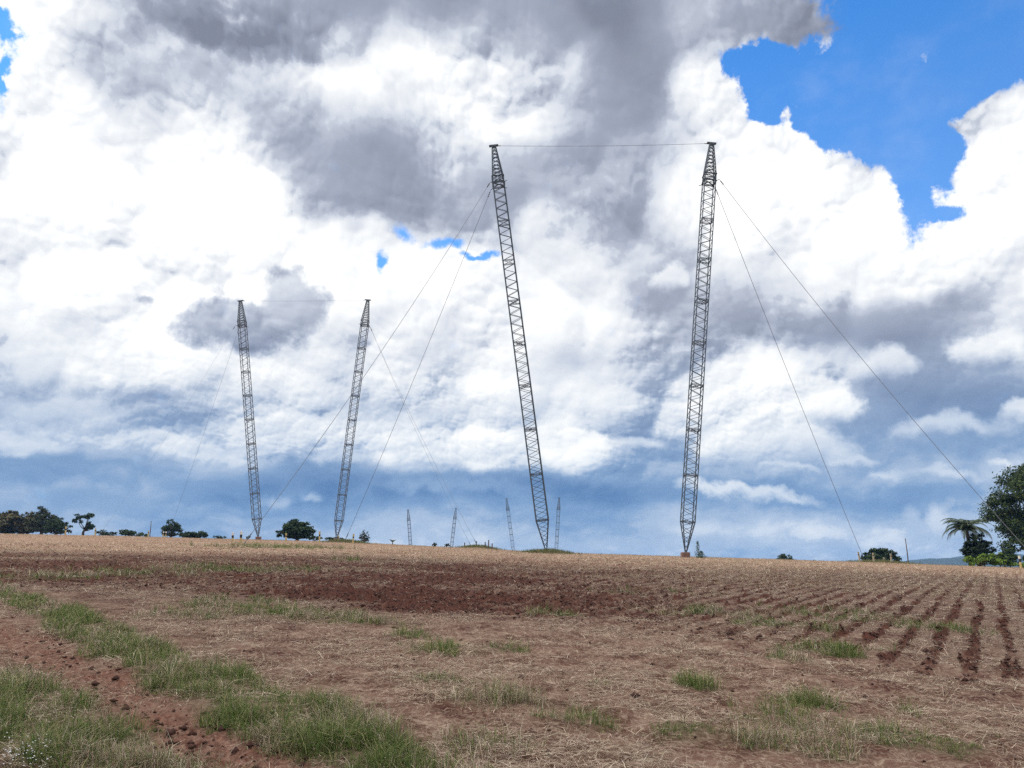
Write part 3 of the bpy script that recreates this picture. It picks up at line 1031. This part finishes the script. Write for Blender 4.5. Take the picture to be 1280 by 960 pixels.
def make_span(a, b, label, group, r=.016, sag=.25):
    root = empty('span_wire', a)
    tag(root, label, 'wire', group)
    pts = [p - Vector(a) for p in sag_points(a, b, sag, 36)]
    m = MB(); m.tube(pts, [r] * len(pts), 6); m.build('cable', MATS['wire'], root)
    for e, d in ((pts[0], (pts[1] - pts[0]).normalized()), (pts[-1], (pts[-2] - pts[-1]).normalized())):
        m = MB()
        m.bar(e + d * .3, e + d * .75, .05, 8, .035)
        m.build('insulator', MATS['ceramic'], root)
    return root

def make_post(loc, h, label, group, style, rng):
    """stout concrete marker post painted in bands"""
    root = empty('marker_post', loc)
    tag(root, label, 'post', group)
    w = .14
    lean = Matrix.Rotation(rng.uniform(-.05, .05), 3, 'X') @ Matrix.Rotation(rng.uniform(-.05, .05), 3, 'Y')
    bands = {'striped': [('yellow', 'lower_band', -.25, .52), ('black', 'middle_band', .52, .78), ('white', 'post_top', .78, 1.0)],
             'yellow': [('yellow', 'lower_band', -.25, .60), ('black', 'middle_band', .60, .76), ('yellow', 'post_top', .76, 1.0)],
             'weathered': [('cream', 'lower_band', -.25, .70), ('wood', 'middle_band', .70, .80), ('cream', 'post_top', .80, 1.0)],
             'dark': [('wood', 'post_shaft', -.25, .86), ('black', 'post_top', .86, 1.0)]}[style]
    for mt, nm, a, b in bands:
        m = MB()
        m.box(lean @ Vector((0, 0, (a + b) / 2 * h)), w, w, (b - a) * h - .004, .012, lean)
        m.build(nm, MATS[mt], root)
    if style != 'dark':
        m = MB()
        m.box(lean @ Vector((0, 0, h + .02)), w + .03, w + .03, .045, .012, lean)
        m.build('cap', MATS[{'striped': 'white', 'yellow': 'yellow'}.get(style, 'cream')], root)
    return root

# ------------------------------------------------------------------ trees
def leaf_mesh(name, centers, normals, size, rng, tint, material, aspect=.55):
    n = len(centers)
    t = np.cross(normals, rng.normal(size=(n, 3)))
    t /= np.linalg.norm(t, axis=1, keepdims=True) + 1e-9
    b = np.cross(normals, t)
    s = size[:, None]
    # a folded leaf: four corners, tip and base on the axis
    V = np.stack([centers - t * s, centers + b * s * aspect - normals * s * .12, centers + t * s, centers - b * s * aspect - normals * s * .12], 1).reshape(-1, 3)
    Fq = (np.arange(n)[:, None] * 4 + np.array([[0, 1, 2, 3]]))
    T = np.repeat(np.concatenate([tint, np.ones((n, 1))], 1), 4, axis=0)
    return np_mesh(name, V, Fq.ravel(), np.full(n, 4), material, False, {'tint': ('FLOAT_COLOR', T)})

def crown_points(rng, lobes, n, fill=.50, gaps=.15):
    """leaf centres gathered in twigs through a set of lobes (cx, cy, cz, rx, ry, rz)"""
    lob = np.array(lobes, dtype=float)
    vol = lob[:, 3] * lob[:, 4] * lob[:, 5]
    vol = vol ** .75
    C, N = [], []
    for L, share in zip(lob, vol / vol.sum()):
        m = max(12, int(n * share))
        ntw = max(5, m // 26)
        d = rng.normal(size=(ntw, 3))
        d /= np.linalg.norm(d, axis=1, keepdims=True)
        d[:, 2] = np.where(d[:, 2] < -.35, d[:, 2] * .5, d[:, 2])
        rad = rng.uniform(fill, 1.06, (ntw, 1)) ** .6
        tw = L[:3] + d * rad * L[3:]
        keep = rng.uniform(0, 1, ntw) > gaps * rng.uniform(0, 1, ntw)
        tw, d = tw[keep], d[keep]
        if not len(tw):
            continue
        k = rng.integers(0, len(tw), m)
        spread = L[3:].mean() * .20
        C.append(tw[k] + rng.normal(0, 1, (m, 3)) * spread * np.array([1, 1, .6]))
        q = d[k] * .7 + rng.normal(size=(m, 3)) * .55 + np.array([0, 0, .45])
        N.append(q / np.linalg.norm(q, axis=1, keepdims=True))
    return np.concatenate(C), np.concatenate(N)

def make_tree(loc, w, h, label, cat, group, rng, leaves=2500, cols=None, size=None, trunk=.25, shape='round', name='tree', lean=0.0):
    """tapered trunk with limbs, and a crown of leaf clumps; w and h in metres"""
    root = empty(name, loc)
    tag(root, label, cat, group)
    lobes = []
    if shape == 'round':
        for zf, q, k, rw in ((.24, .60, 7, .19), (.46, .60, 7, .20), (.66, .42, 5, .20), (.82, .20, 3, .18)):
            for i in range(k):
                a = 2 * math.pi * i / k + rng.uniform(-.4, .4)
                qq = q * rng.uniform(.75, 1.1)
                r_ = w * rw * rng.uniform(.8, 1.15)
                lobes.append((math.cos(a) * w * .5 * qq + lean * w * zf, math.sin(a) * w * .42 * qq, h * max(zf * rng.uniform(.9, 1.1), trunk + .12), r_, r_, h * rng.uniform(.13, .19)))
        lobes.append((0, 0, h * .5, w * .28, w * .28, h * .26))
    elif shape == 'loose':
        for i in range(8):
            a = rng.uniform(0, 6.28)
            q = rng.uniform(.2, .7)
            lobes.append((math.cos(a) * w * .5 * q, math.sin(a) * w * .4 * q, h * rng.uniform(trunk + .12, .86), w * rng.uniform(.13, .2), w * rng.uniform(.13, .2), h * rng.uniform(.09, .15)))
        lobes.append((lean * w, 0, h * .86, w * .22, w * .2, h * .12))
    elif shape == 'bush':
        for i in range(8):
            lobes.append((rng.uniform(-.36, .36) * w, rng.uniform(-.2, .2) * w, h * rng.uniform(.25, .62), w * rng.uniform(.14, .22), w * rng.uniform(.14, .2), h * rng.uniform(.26, .38)))
    cols = cols or [(.030, .045, .016), (.045, .062, .020), (.022, .034, .013)]
    # trunk and limbs
    m = MB()
    r0 = max(.05, w * .045) if shape != 'bush' else max(.03, w * .02)
    fork = h * (trunk + .12)
    m.tube([(0, 0, -.35), (rng.uniform(-.02, .02) * w, 0, fork * .5), (lean * w * .4, 0, fork), (lean * w * .7, 0, h * .62)], [r0 * 1.25, r0, r0 * .8, r0 * .35], 8)
    for L in lobes:
        p = Vector(L[:3])
        s = Vector((lean * w * .3, 0, fork * rng.uniform(.65, 1.0)))
        mid = s.lerp(p, .5) + Vector((0, 0, -.05 * h))
        m.tube([s, mid, p], [r0 * .5, r0 * .3, r0 * .1], 6)
    m.build('trunk', MATS['bark'], root, True)
    C, N = crown_points(rng, lobes, leaves)
    C[:, 2] = np.maximum(C[:, 2], .05)
    n = len(C)
    sz = (size or max(.10, w * .035)) * rng.uniform(.6, 1.4, n)
    me = leaf_mesh('crown', C, N, sz, rng, tints(rng, n, cols, None, .3), MATS['leaf'])
    link('crown', me, root)
    return root

def make_palm(loc, h, label, rng, skirt=True):
    root = empty('palm_tree', loc)
    tag(root, label, 'palm')
    m = MB()
    pts = [(0, 0, -.3), (.08, 0, h * .5), (.05, 0, h)]
    m.tube(pts, [.28, .22, .18], 10)
    m.build('trunk', MATS['bark'], root, True)
    nfr = 42
    for i in range(nfr):
        a = 2 * math.pi * i / nfr * 2.4 + rng.uniform(-.2, .2)
        up = rng.uniform(.25, 1.5)
        Lf = rng.uniform(3.1, 4.0)
        P = []
        p = Vector((.05, 0, h))
        ang = up
        seg = 14
        for k in range(seg + 1):
            P.append(p.copy())
            p = p + Vector((math.cos(a) * math.cos(ang), math.sin(a) * math.cos(ang), math.sin(ang))) * (Lf / seg)
            ang -= rng.uniform(.12, .19)
        mb = MB()
        mb.tube(P, list(np.linspace(.045, .012, seg + 1)), 5)
        side0 = Vector((-math.sin(a), math.cos(a), 0))
        for k in range(2, seg + 1):
            for q in range(4):
                c = P[k - 1].lerp(P[k], q / 4)
                dl = (P[k] - P[k - 1]).normalized()
                ln = Lf * .19 * math.sin(math.pi * (k / seg) ** .8 * .92 + .12)
                for s in (-1, 1):
                    d = (side0 * s * .8 + dl * .55 + Vector((0, 0, -.28 + rng.uniform(-.2, .1)))).normalized()
                    t = c + d * ln
                    wv = dl * .024
                    i0 = len(mb.v)
                    mb.v += [c - wv, c + wv, c.lerp(t, .55) + wv * .8 + Vector((0, 0, .02)), t, c.lerp(t, .55) - wv * .8]
                    mb.f.append((i0, i0 + 1, i0 + 2, i0 + 3, i0 + 4))
        mb.build('frond', MATS['palm'], root)
    return root

def leaf_mats():
    MATS['leaf'] = blade_material('tree_leaves', .22)
    m, n, p = mat('palm_leaf')
    g = n.new('ShaderNodeTexCoord').outputs['Object']
    n.put(p.inputs['Base Color'], n.mix(n.noise(g, 2.0, 3, .5), n.rgb(.022, .042, .014), n.rgb(.050, .078, .026)))
    p.inputs['Roughness'].default_value = .5
    MATS['palm'] = m
# ------------------------------------------------------------------ put the place together
SUN_POWER = 2.6
build_world()
build_mats()
leaf_mats()
rnd = np.random.default_rng(31)

def spot(px, depth, py=700):
    p = at(px, py, depth)
    return Vector((p.x, p.y, g0(p.x, p.y)))

M1L, M1R = spot(683, 72), spot(857, 72)
M2L, M2R = spot(321, 122), spot(419, 122)
A1LN, A1LF = spot(302, 60), spot(430, 92)
A1RN, A1RF = spot(1306, 58), spot(1081, 92)
A2RN, A2RF = spot(597, 101), spot(590, 112)
A2LN, A2LF = spot(206, 132), spot(120, 108)
MOUNDS += [(M1L.x + .2, M1L.y - .9, 2.1, .25), (A2RN.x + .2, A2RN.y - .3, 2.4, .34), (A1RF.x + 1.6, A1RF.y - .5, 3.0, .16), (A1LF.x + .2, A1LF.y, 2.2, .22)]
def fix(p): p.z = g0(p.x, p.y)
for p in (M1L, M1R, M2L, M2R, A1LN, A1LF, A1RN, A1RF, A2RN, A2RF, A2LN, A2LF): fix(p)

build_ground()
build_litter()
build_grass()

# ---- masts
S = MATS['steel']
G1 = 'leaning lattice masts standing in pairs on the field'
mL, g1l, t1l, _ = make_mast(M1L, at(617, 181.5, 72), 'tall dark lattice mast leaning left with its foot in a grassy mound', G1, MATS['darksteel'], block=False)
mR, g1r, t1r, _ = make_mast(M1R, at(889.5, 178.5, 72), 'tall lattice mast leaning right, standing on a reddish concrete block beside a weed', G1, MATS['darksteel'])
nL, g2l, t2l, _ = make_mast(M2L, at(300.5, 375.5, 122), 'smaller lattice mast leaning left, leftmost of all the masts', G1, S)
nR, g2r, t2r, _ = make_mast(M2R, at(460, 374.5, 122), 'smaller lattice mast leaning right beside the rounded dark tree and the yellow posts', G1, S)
def far_mast(bx, tx, ty, d, label):
    p = spot(bx, d)
    return make_mast(p, at(tx, ty, d), label, G1, S)
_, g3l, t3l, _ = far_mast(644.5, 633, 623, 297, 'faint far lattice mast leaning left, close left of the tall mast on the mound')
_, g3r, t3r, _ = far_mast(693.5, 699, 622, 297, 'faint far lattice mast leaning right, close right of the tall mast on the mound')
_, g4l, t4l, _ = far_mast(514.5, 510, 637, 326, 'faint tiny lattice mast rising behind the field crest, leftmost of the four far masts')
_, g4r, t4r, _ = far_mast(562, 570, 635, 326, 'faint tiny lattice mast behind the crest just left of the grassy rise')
# ---- wires
GW = 'guy wires staying the leaning masts'
make_guy(g1l(-1, -1), A1LN, 'long guy wire from the tall left leaning mast down to the twin striped posts', GW, .021, .9)
make_guy(g1l(-1, 1), A1LF, 'guy wire from tall left leaning mast to the yellow posts by a smaller mast', GW, .022, .5)
make_guy(g1r(1, -1), A1RN, 'long guy wire from the tall right leaning mast passing in front of the big tree', GW, .021, .9)
make_guy(g1r(1, 1), A1RF, 'guy wire from the tall right leaning mast down to the posts by the round tree', GW, .022, .5)
make_guy(g2l(-1, 1), A2LN, 'thin guy wire from the leftmost mast down beside the compact dark round tree', GW, .014, .6)
make_guy(g2l(-1, -1), A2LF, 'thin faint guy wire from the leftmost mast sloping far out to the lone tree', GW, .008, .8)
make_guy(g2r(1, -1), A2RN, 'right hand guy wire from the smaller right leaning mast to the grassy rise', GW, .017, .7)
make_guy(g2r(1, 1), A2RF, 'left hand guy wire from the smaller right leaning mast to the grassy rise', GW, .015, .7)
GS = 'wires strung between the mast tops'
make_span(t1l, t1r, 'horizontal wire strung between the tops of the two tall masts', GS, .018, .16)
make_span(t2l, t2r, 'thin horizontal wire between the tops of the two smaller left masts', GS, .013, .12)
make_span(t3l, t3r, 'hair thin wire between the tops of the far masts behind the tall mast', GS, .012, .12)
make_span(t4l, t4r, 'hair thin wire between the tops of the two tiny leftmost far masts', GS, .012, .12)

# ---- marker posts
GP = 'marker posts round the guy wire anchors'
def post(px, top, bot, d, label, style):
    p = spot(px, d)
    h = (bot - top) / F * d
    make_post(p, h, label, GP, style, rnd)
post(289, 669.5, 682, 66, 'white topped black and yellow post, left one of the twin posts at the field edge', 'striped')
post(299, 670.5, 686, 62, 'white topped black and yellow post, right one of the twin posts at the field edge', 'striped')
post(356, 671, 681, 84, 'yellow banded post just in front of the rounded dark tree', 'yellow')
post(398, 670.5, 684, 80, 'yellow post between the rounded tree and the smaller right leaning mast', 'yellow')
post(422, 672.5, 680, 95, 'short yellow post at the foot of the smaller right leaning mast', 'yellow')
post(440, 671.5, 683, 82, 'yellow post right of the smaller mast before the tiny round tree', 'yellow')
post(77.5, 661, 671, 112, 'pale yellow post left of the lone ragged tree at far left', 'yellow')
post(115, 662, 670.5, 112, 'pale yellow post right of the lone ragged tree at far left', 'yellow')
post(182, 664.5, 671.5, 118, 'small pale post at the foot of the thin pole', 'yellow')
post(200.5, 665.5, 672, 120, 'small pale post before the dark round tree, left of its pair', 'striped')
post(204, 665.5, 672, 121, 'small pale post before the dark round tree, right of its pair', 'striped')
post(580.5, 676.5, 683, 104, 'small dark post at the left end of the grassy rise', 'dark')
post(595, 677, 684, 102, 'small dark post on top of the grassy rise under the guy wires', 'dark')
post(606.5, 680, 686, 100, 'short pinkish post near the right end of the grassy rise', 'dark')
post(610.5, 676, 686, 99, 'tallest dark post near the right end of the grassy rise', 'dark')
post(615, 679, 686, 98, 'dark post at the very right end of the grassy rise', 'dark')
post(1074.5, 693, 705, 88, 'slim leaning pale post left of the round tree on the right', 'weathered')
post(1092, 693, 704, 89, 'pale cream post in front of the round tree, under the guy wire', 'weathered')
post(1105, 698, 704, 95, 'low pale post in the middle of the round tree', 'weathered')
post(1114, 694.5, 705, 89, 'pale cream post at the right edge of the round tree', 'weathered')
post(1275, 698, 712.5, 76, 'pale post under the big tree at the right edge', 'striped')

# ---- thin poles
def pole(px, top, d, label):
    p = spot(px, d)
    t = at(px, top, d)
    root = empty('wooden_pole', p)
    tag(root, label, 'pole', 'thin poles')
    h = t.z - p.z
    m = MB(); m.tube([(0, 0, -.3), (0.01, 0, h * .5), (-.02, 0, h)], [.07, .06, .05], 8); m.build('shaft', MATS['wood'], root, True)
    m = MB(); m.bar((-.02, 0, h - .02), (-.02, 0, h + .06), .065, 8); m.build('pole_cap', MATS['darksteel'], root)
pole(1135, 674, 98, 'thin dark pole right of the round tree, before the hills')
pole(184, 652, 125, 'thin dark pole rising between the flat bush and the dark round tree')

# ---- trees and bushes
GT = 'trees along the skyline'
def tree(px, top, wpx, d, label, cat='tree', leaves=2500, shape='round', cols=None, name='tree', size=None, trunk=.0, lean=0.0, hscale=1.0):
    p = spot(px, d)
    t = at(px, top, d)
    h = max(.8, t.z - p.z)
    w = wpx / F * d * math.cos(math.atan((px - 640) / F)) ** -0.3
    return make_tree(p, w, h, label, cat, GT, rnd, leaves, cols, size, trunk, shape, name, lean)
BROWN = [(.095, .085, .042), (.075, .070, .034), (.05, .052, .024), (.11, .09, .05)]
OLIVE = [(.055, .065, .030), (.042, .052, .024), (.07, .075, .04), (.03, .04, .018)]
DARK = [(.024, .044, .015), (.034, .056, .020), (.018, .033, .012), (.046, .068, .025)]
MID = [(.030, .055, .016), (.045, .075, .024), (.024, .042, .014), (.06, .085, .03)]
LIME = [(.16, .24, .035), (.12, .20, .03), (.20, .27, .05), (.08, .14, .025)]
tree(2, 641, 66, 170, 'brownish olive spreading tree at the far left edge', cols=BROWN, leaves=5600)
tree(30, 640, 34, 172, 'brownish olive tree second from the left edge', cols=BROWN, leaves=3600)
tree(47, 634, 36, 168, 'tallest grey green tree of the far left clump', cols=OLIVE, leaves=3600, trunk=.1)
tree(66, 648, 34, 160, 'dark green low tree at the right end of the far left clump', cols=DARK, leaves=2600)
tree(100, 641, 30, 165, 'lone ragged dark tree with a forked trunk between two pale posts', cols=DARK, leaves=2000, shape='loose', trunk=.2, lean=.12)
tree(121, 661, 15, 160, 'small dark bush just right of the lone ragged tree', 'bush', 700, 'bush', DARK, 'bush')
tree(136, 664, 22, 160, 'low dark bush left of the flat green bush', 'bush', 700, 'bush', DARK, 'bush')
tree(167, 662.5, 36, 150, 'flat wide mid green bush left of the thin pole', 'bush', 1500, 'bush', MID, 'bush')
tree(211, 650, 29, 155, 'compact dark round tree with two small posts before it', cols=DARK, leaves=2600, trunk=.0)
tree(246, 663.5, 40, 152, 'wide low dark tree between the dark round tree and the twin posts', cols=DARK, leaves=2200, shape='bush')
tree(271, 669.5, 16, 150, 'small bright green bush at the right end of the wide low tree', 'bush', 600, 'bush', MID, 'bush')
tree(308, 669, 8, 150, 'tiny dark bush left of the foot of the leftmost mast', 'bush', 300, 'bush', DARK, 'bush')
tree(369, 650.5, 47, 140, 'rounded dark green tree between the two smaller masts', cols=DARK + MID[:1], leaves=5200, trunk=.0)
tree(392, 669, 22, 138, 'low dark bush at the right foot of the rounded tree', 'bush', 700, 'bush', DARK, 'bush')
tree(424, 670.5, 32, 138, 'low dark bush behind the foot of the smaller right leaning mast', 'bush', 900, 'bush', DARK, 'bush')
tree(454, 663.5, 16, 135, 'tiny round grey green tree right of the yellow posts', cols=OLIVE, leaves=900, trunk=.0)
tree(543, 681, 8, 128, 'tiny bush on the crest left of the grassy rise', 'bush', 250, 'bush', OLIVE, 'bush')
tree(558, 680, 7, 126, 'tiny bush touching the left end of the grassy rise', 'bush', 250, 'bush', OLIVE, 'bush')
tree(981, 692, 27, 160, 'small rounded tree top peeping over the crest right of the tall masts', cols=MID, leaves=1100, trunk=.0)
tree(1014, 699, 14, 170, 'sliver of a hedge top showing over the crest', 'bush', 300, 'bush', OLIVE, 'bush')
tree(1060, 700, 22, 170, 'low hedge top left of the round tree on the right', 'bush', 400, 'bush', OLIVE, 'bush')
tree(1101, 684.5, 48, 150, 'round dark tree behind three pale posts on the right', cols=DARK + MID[:1], leaves=3800, trunk=.0)
# tuft of banana-like leaves on the crest
def fan_plant(px, top, wpx, d, label):
    p = spot(px, d); h = at(px, top, d).z - p.z; w = wpx / F * d
    root = empty('fan_plant', p); tag(root, label, 'plant')
    m = MB(); m.tube([(0, 0, -.2), (0, 0, h * .4)], [.1, .07], 6); m.build('stem', MATS['bark'], root)
    for k in range(8):
        a = k * .785 + .3
        mb = MB()
        q = [Vector((0, 0, h * .35)), Vector((math.cos(a) * w * .22, math.sin(a) * w * .22, h * .85)), Vector((math.cos(a) * w * .5, math.sin(a) * w * .5, h * (.95 if k % 2 else .7)))]
        s = Vector((-math.sin(a), math.cos(a), 0)) * w * .07
        mb.v = [q[0], q[1] - s, q[1] + s, q[2]]; mb.f = [(0, 1, 3, 2)]
        mb.build('leaf', MATS['palm'], root)
fan_plant(490, 674, 16, 128, 'small fan leaved plant on the crest left of the tiny far masts')
# the big tree and its company at the right edge
def big_tree(px, top, d, w, label):
    p = spot(px, d)
    h = at(px, top, d).z - p.z
    root = empty('tree', p); tag(root, label, 'tree', GT)
    rng = np.random.default_rng(77)
    lobes = [(-.36, .05, .56, .17, .2, .13), (-.26, -.1, .72, .2, .22, .12), (-.10, 0, .87, .22, .25, .11), (.12, .1, .90, .25, .25, .1), (.05, -.15, .68, .26, .24, .14), (.3, 0, .75, .22, .24, .15),
             (-.33, -.05, .40, .16, .18, .10), (-.17, .1, .50, .18, .2, .11), (.12, 0, .50, .24, .22, .13), (.38, .05, .55, .18, .2, .14), (-.20, -.1, .27, .15, .16, .08), (.2, -.1, .32, .18, .2, .09), (-.42, 0, .66, .1, .12, .08), (.0, 0, .97, .14, .15, .05), (-.36, -.1, .22, .15, .16, .08), (-.22, 0, .36, .2, .2, .1), (-.05, -.1, .30, .2, .2, .1), (-.44, .1, .50, .1, .12, .08)]
    lobes = [(a * w, b * w, c * h, e * w, f * w, g * h) for a, b, c, e, f, g in lobes]
    m = MB()
    m.tube([(.1, 0, -.4), (.05, 0, h * .12), (-.1, 0, h * .28), (-.15, 0, h * .6)], [.48, .36, .28, .12], 10)
    for L in lobes:
        q = Vector(L[:3]); s = Vector((-.05 * w * .2, 0, h * rng.uniform(.1, .3)))
        mid = s.lerp(q, .5) + Vector((0, 0, -.04 * h))
        m.tube([s, mid, q], [.17, .10, .035], 7)
    m.build('trunk', MATS['bark'], root, True)
    C, N = crown_points(rng, lobes, 40000, .45, .35)
    sz = .15 * rng.uniform(.6, 1.5, len(C))
    me = leaf_mesh('crown', C, N, sz, rng, tints(rng, len(C), [(.028, .050, .016), (.040, .064, .021), (.022, .040, .013), (.052, .076, .025), (.075, .10, .028), (.05, .07, .02), (.10, .115, .035)], [.22, .22, .16, .16, .10, .09, .05], .3), MATS['leaf'])
    link('crown', me, root)
big_tree(1309, 583, 106, 13.0, 'big spreading dark tree with gaps in its crown at the right edge')
p = spot(1213, 98)
make_palm(p, at(1213, 664, 98).z - p.z, 'palm with drooping feathery fronds left of the big tree', rnd)
tree(1224, 668, 38, 96.5, 'tall dark leafy bush hiding the palm trunk', 'bush', 4500, 'round', [(.012, .022, .010), (.018, .03, .012), (.024, .036, .014)], 'bush', .16)
GB = 'bushes at the foot of the big tree'
tree(1224, 690, 44, 93, 'bright yellow green bush in full sun below the palm', 'bush', 2600, 'bush', LIME, 'bush', .13)
tree(1250, 689, 30, 94, 'bright green bush between the palm and the big trunk', 'bush', 2000, 'bush', LIME[1:] + MID, 'bush', .13)
tree(1262, 680, 34, 101, 'mid green bush under the big tree', 'bush', 1800, 'bush', MID, 'bush', .14)
tree(1296, 684, 36, 100, 'green bush at the very right edge under the big tree', 'bush', 1800, 'bush', MID + LIME[3:], 'bush', .14)
tree(1255, 700, 26, 94, 'low lime green growth left of the pale post', 'bush', 1200, 'bush', LIME, 'bush', .10)
tree(1290, 702, 36, 92, 'low lime green growth at the right edge of the field', 'bush', 1400, 'bush', LIME[1:], 'bush', .10)
# tall weed by the concrete block
def weed(px, top, d, label, w=.5):
    p = spot(px, d); h = at(px, top, d).z - p.z
    root = empty('weed', p); tag(root, label, 'weed')
    m = MB(); m.tube([(0, 0, -.1), (.03, 0, h * .5), (-.02, 0, h)], [.022, .016, .006], 6); m.build('stem', MATS['palm'], root)
    rng = np.random.default_rng(int(px))
    n = 420
    t = rng.uniform(.02, 1, n) ** 1.3
    a = rng.uniform(0, 6.28, n); q = rng.uniform(.1, 1, n) * w * (1 - .75 * t)
    C = np.stack([np.cos(a) * q, np.sin(a) * q, t * h], -1)
    N = rng.normal(size=(n, 3)) + np.array([0, 0, .6]); N /= np.linalg.norm(N, axis=1, keepdims=True)
    me = leaf_mesh('leaves', C, N, rng.uniform(.03, .08, n), rng, tints(rng, n, MID + [(.10, .15, .06)]), MATS['leaf'], .35)
    link('leaves', me, root)
weed(873, 676, 71, 'tall slender green weed beside the concrete block of the right mast', .42)
weed(877, 689, 70, 'low leafy weed at the foot of the tall slender weed', .55)
weed(432, 697, 44, 'lone dark weed standing in the ploughed ground on the left', .2)

# ---- distant hills
def hills():
    xs = np.linspace(600, 1900, 160)
    V = []
    prof = np.interp(xs, [600, 1000, 1090, 1118, 1150, 1185, 1205, 1240, 1300, 1400, 1900], [730, 718, 707, 702, 699, 697.5, 695.5, 694, 693, 695, 700])
    prof = prof - (fbm(xs / 14, xs * 0, 4, 5) - .5) * 2.2
    D = 1900.0
    for k, (dd, f) in enumerate(((0, 0), (90, .45), (220, .85), (330, 1.0), (520, .8), (760, .0))):
        for x, yv in zip(xs, prof):
            p = at(x, 706, D + dd)
            top = at(x, yv, D + 330).z
            V.append((p.x, p.y, -12 + (top + 12) * f + (fbm(np.array([x / 9.0]), np.array([k * 1.7]), 3, 8)[0] - .5) * 5 * (f > 0)))
    n = len(xs)
    Fq = [(k * n + i, k * n + i + 1, (k + 1) * n + i + 1, (k + 1) * n + i) for k in range(5) for i in range(n - 1)]
    m = simple('wooded_hill', (.022, .032, .022), .95, 0, .3, .02)
    me = np_mesh('hills', V, np.array(Fq).ravel(), np.full(len(Fq), 4), m, True)
    tag(link('hills', me), kind='structure')
hills()

# ---- air
def haze():
    m = bpy.data.materials.new('haze')
    m.use_nodes = True
    t = m.node_tree
    t.nodes.clear()
    v = t.nodes.new('ShaderNodeVolumePrincipled')
    v.inputs['Color'].default_value = (.26, .52, .95, 1)
    v.inputs['Density'].default_value = HAZE
    o = t.nodes.new('ShaderNodeOutputMaterial')
    t.links.new(v.outputs[0], o.inputs['Volume'])
    mb = MB()
    mb.box((0, 0, 24.5), 5600, 5600, 77)
    ob = mb.build('haze', m)
    tag(ob, 'thin bluish summer haze over the field', 'haze', kind='stuff')
HAZE = .00016
if HAZE_ON:
    haze()

# ---- the cloud whose shadow lies over the near field (out of the picture, towards the sun)
def shade_cloud():
    rng = np.random.default_rng(3)
    d = Vector((math.sin(SUN_AZ) * math.cos(SUN_EL), math.cos(SUN_AZ) * math.cos(SUN_EL), math.sin(SUN_EL)))
    c = Vector((-4, 4, 2)) + d * 820
    import bmesh
    bm = bmesh.new()
    for k in range(34):
        a, q = rng.uniform(0, 6.28), rng.uniform(0, 1) ** .5
        p = c + Vector((math.cos(a) * q * 74, math.sin(a) * q * 30, rng.uniform(-4, 10) * (1 - q)))
        r = rng.uniform(10, 17)
        M = Matrix.Translation(p) @ Matrix.Diagonal((r * 1.25, r, r * .7, 1))
        bmesh.ops.create_icosphere(bm, subdivisions=4, radius=1.0, matrix=M)
    co_ = np.array([v.co[:] for v in bm.verts])
    nn = fbm(co_[:, 0] * .12 + co_[:, 2] * .07, co_[:, 1] * .12 - co_[:, 2] * .09, 4, 12) - .5
    for v, q in zip(bm.verts, nn):
        v.co += v.normal * float(q) * 7
    me = bpy.data.meshes.new('cloud')
    bm.to_mesh(me)
    bm.free()
    me.polygons.foreach_set('use_smooth', np.ones(len(me.polygons), dtype=bool))
    m, n, p = mat('cloud_vapour')
    p.inputs['Base Color'].default_value = (.85, .86, .88, 1)
    p.inputs['Roughness'].default_value = 1
    p.inputs['Specular IOR Level'].default_value = 0
    me.materials.append(m)
    tag(link('cloud', me), kind='structure')
shade_cloud()
# ------------------------------------------------------------------ camera, sun, view
cam = bpy.data.cameras.new('camera')
co = bpy.data.objects.new('camera', cam)
COL.objects.link(co)
co.location = (0, 0, EYE)
co.rotation_euler = (R(90) + TH, 0, 0)
cam.sensor_width = 36.0
cam.lens = 36.0 * F / 1280.0
cam.clip_end = 20000
cam.clip_start = 0.1
SC.camera = co
sl = bpy.data.lights.new('sun', 'SUN')
sl.energy = SUN_POWER
sl.angle = R(0.6)
sl.color = (1.0, 0.95, 0.86)
so = bpy.data.objects.new('sun', sl)
COL.objects.link(so)
sd = Vector((math.sin(SUN_AZ) * math.cos(SUN_EL), math.cos(SUN_AZ) * math.cos(SUN_EL), math.sin(SUN_EL)))
so.rotation_euler = (-sd).to_track_quat('-Z', 'Y').to_euler()
so.location = sd * 60
SC.view_settings.view_transform = 'Standard'
SC.view_settings.look = 'None'
SC.view_settings.exposure = 0.0
SC.view_settings.gamma = 1.0
SC.render.engine = 'CYCLES'
SC.cycles.use_denoising = False
SC.cycles.max_bounces = 5
SC.cycles.transparent_max_bounces = 8
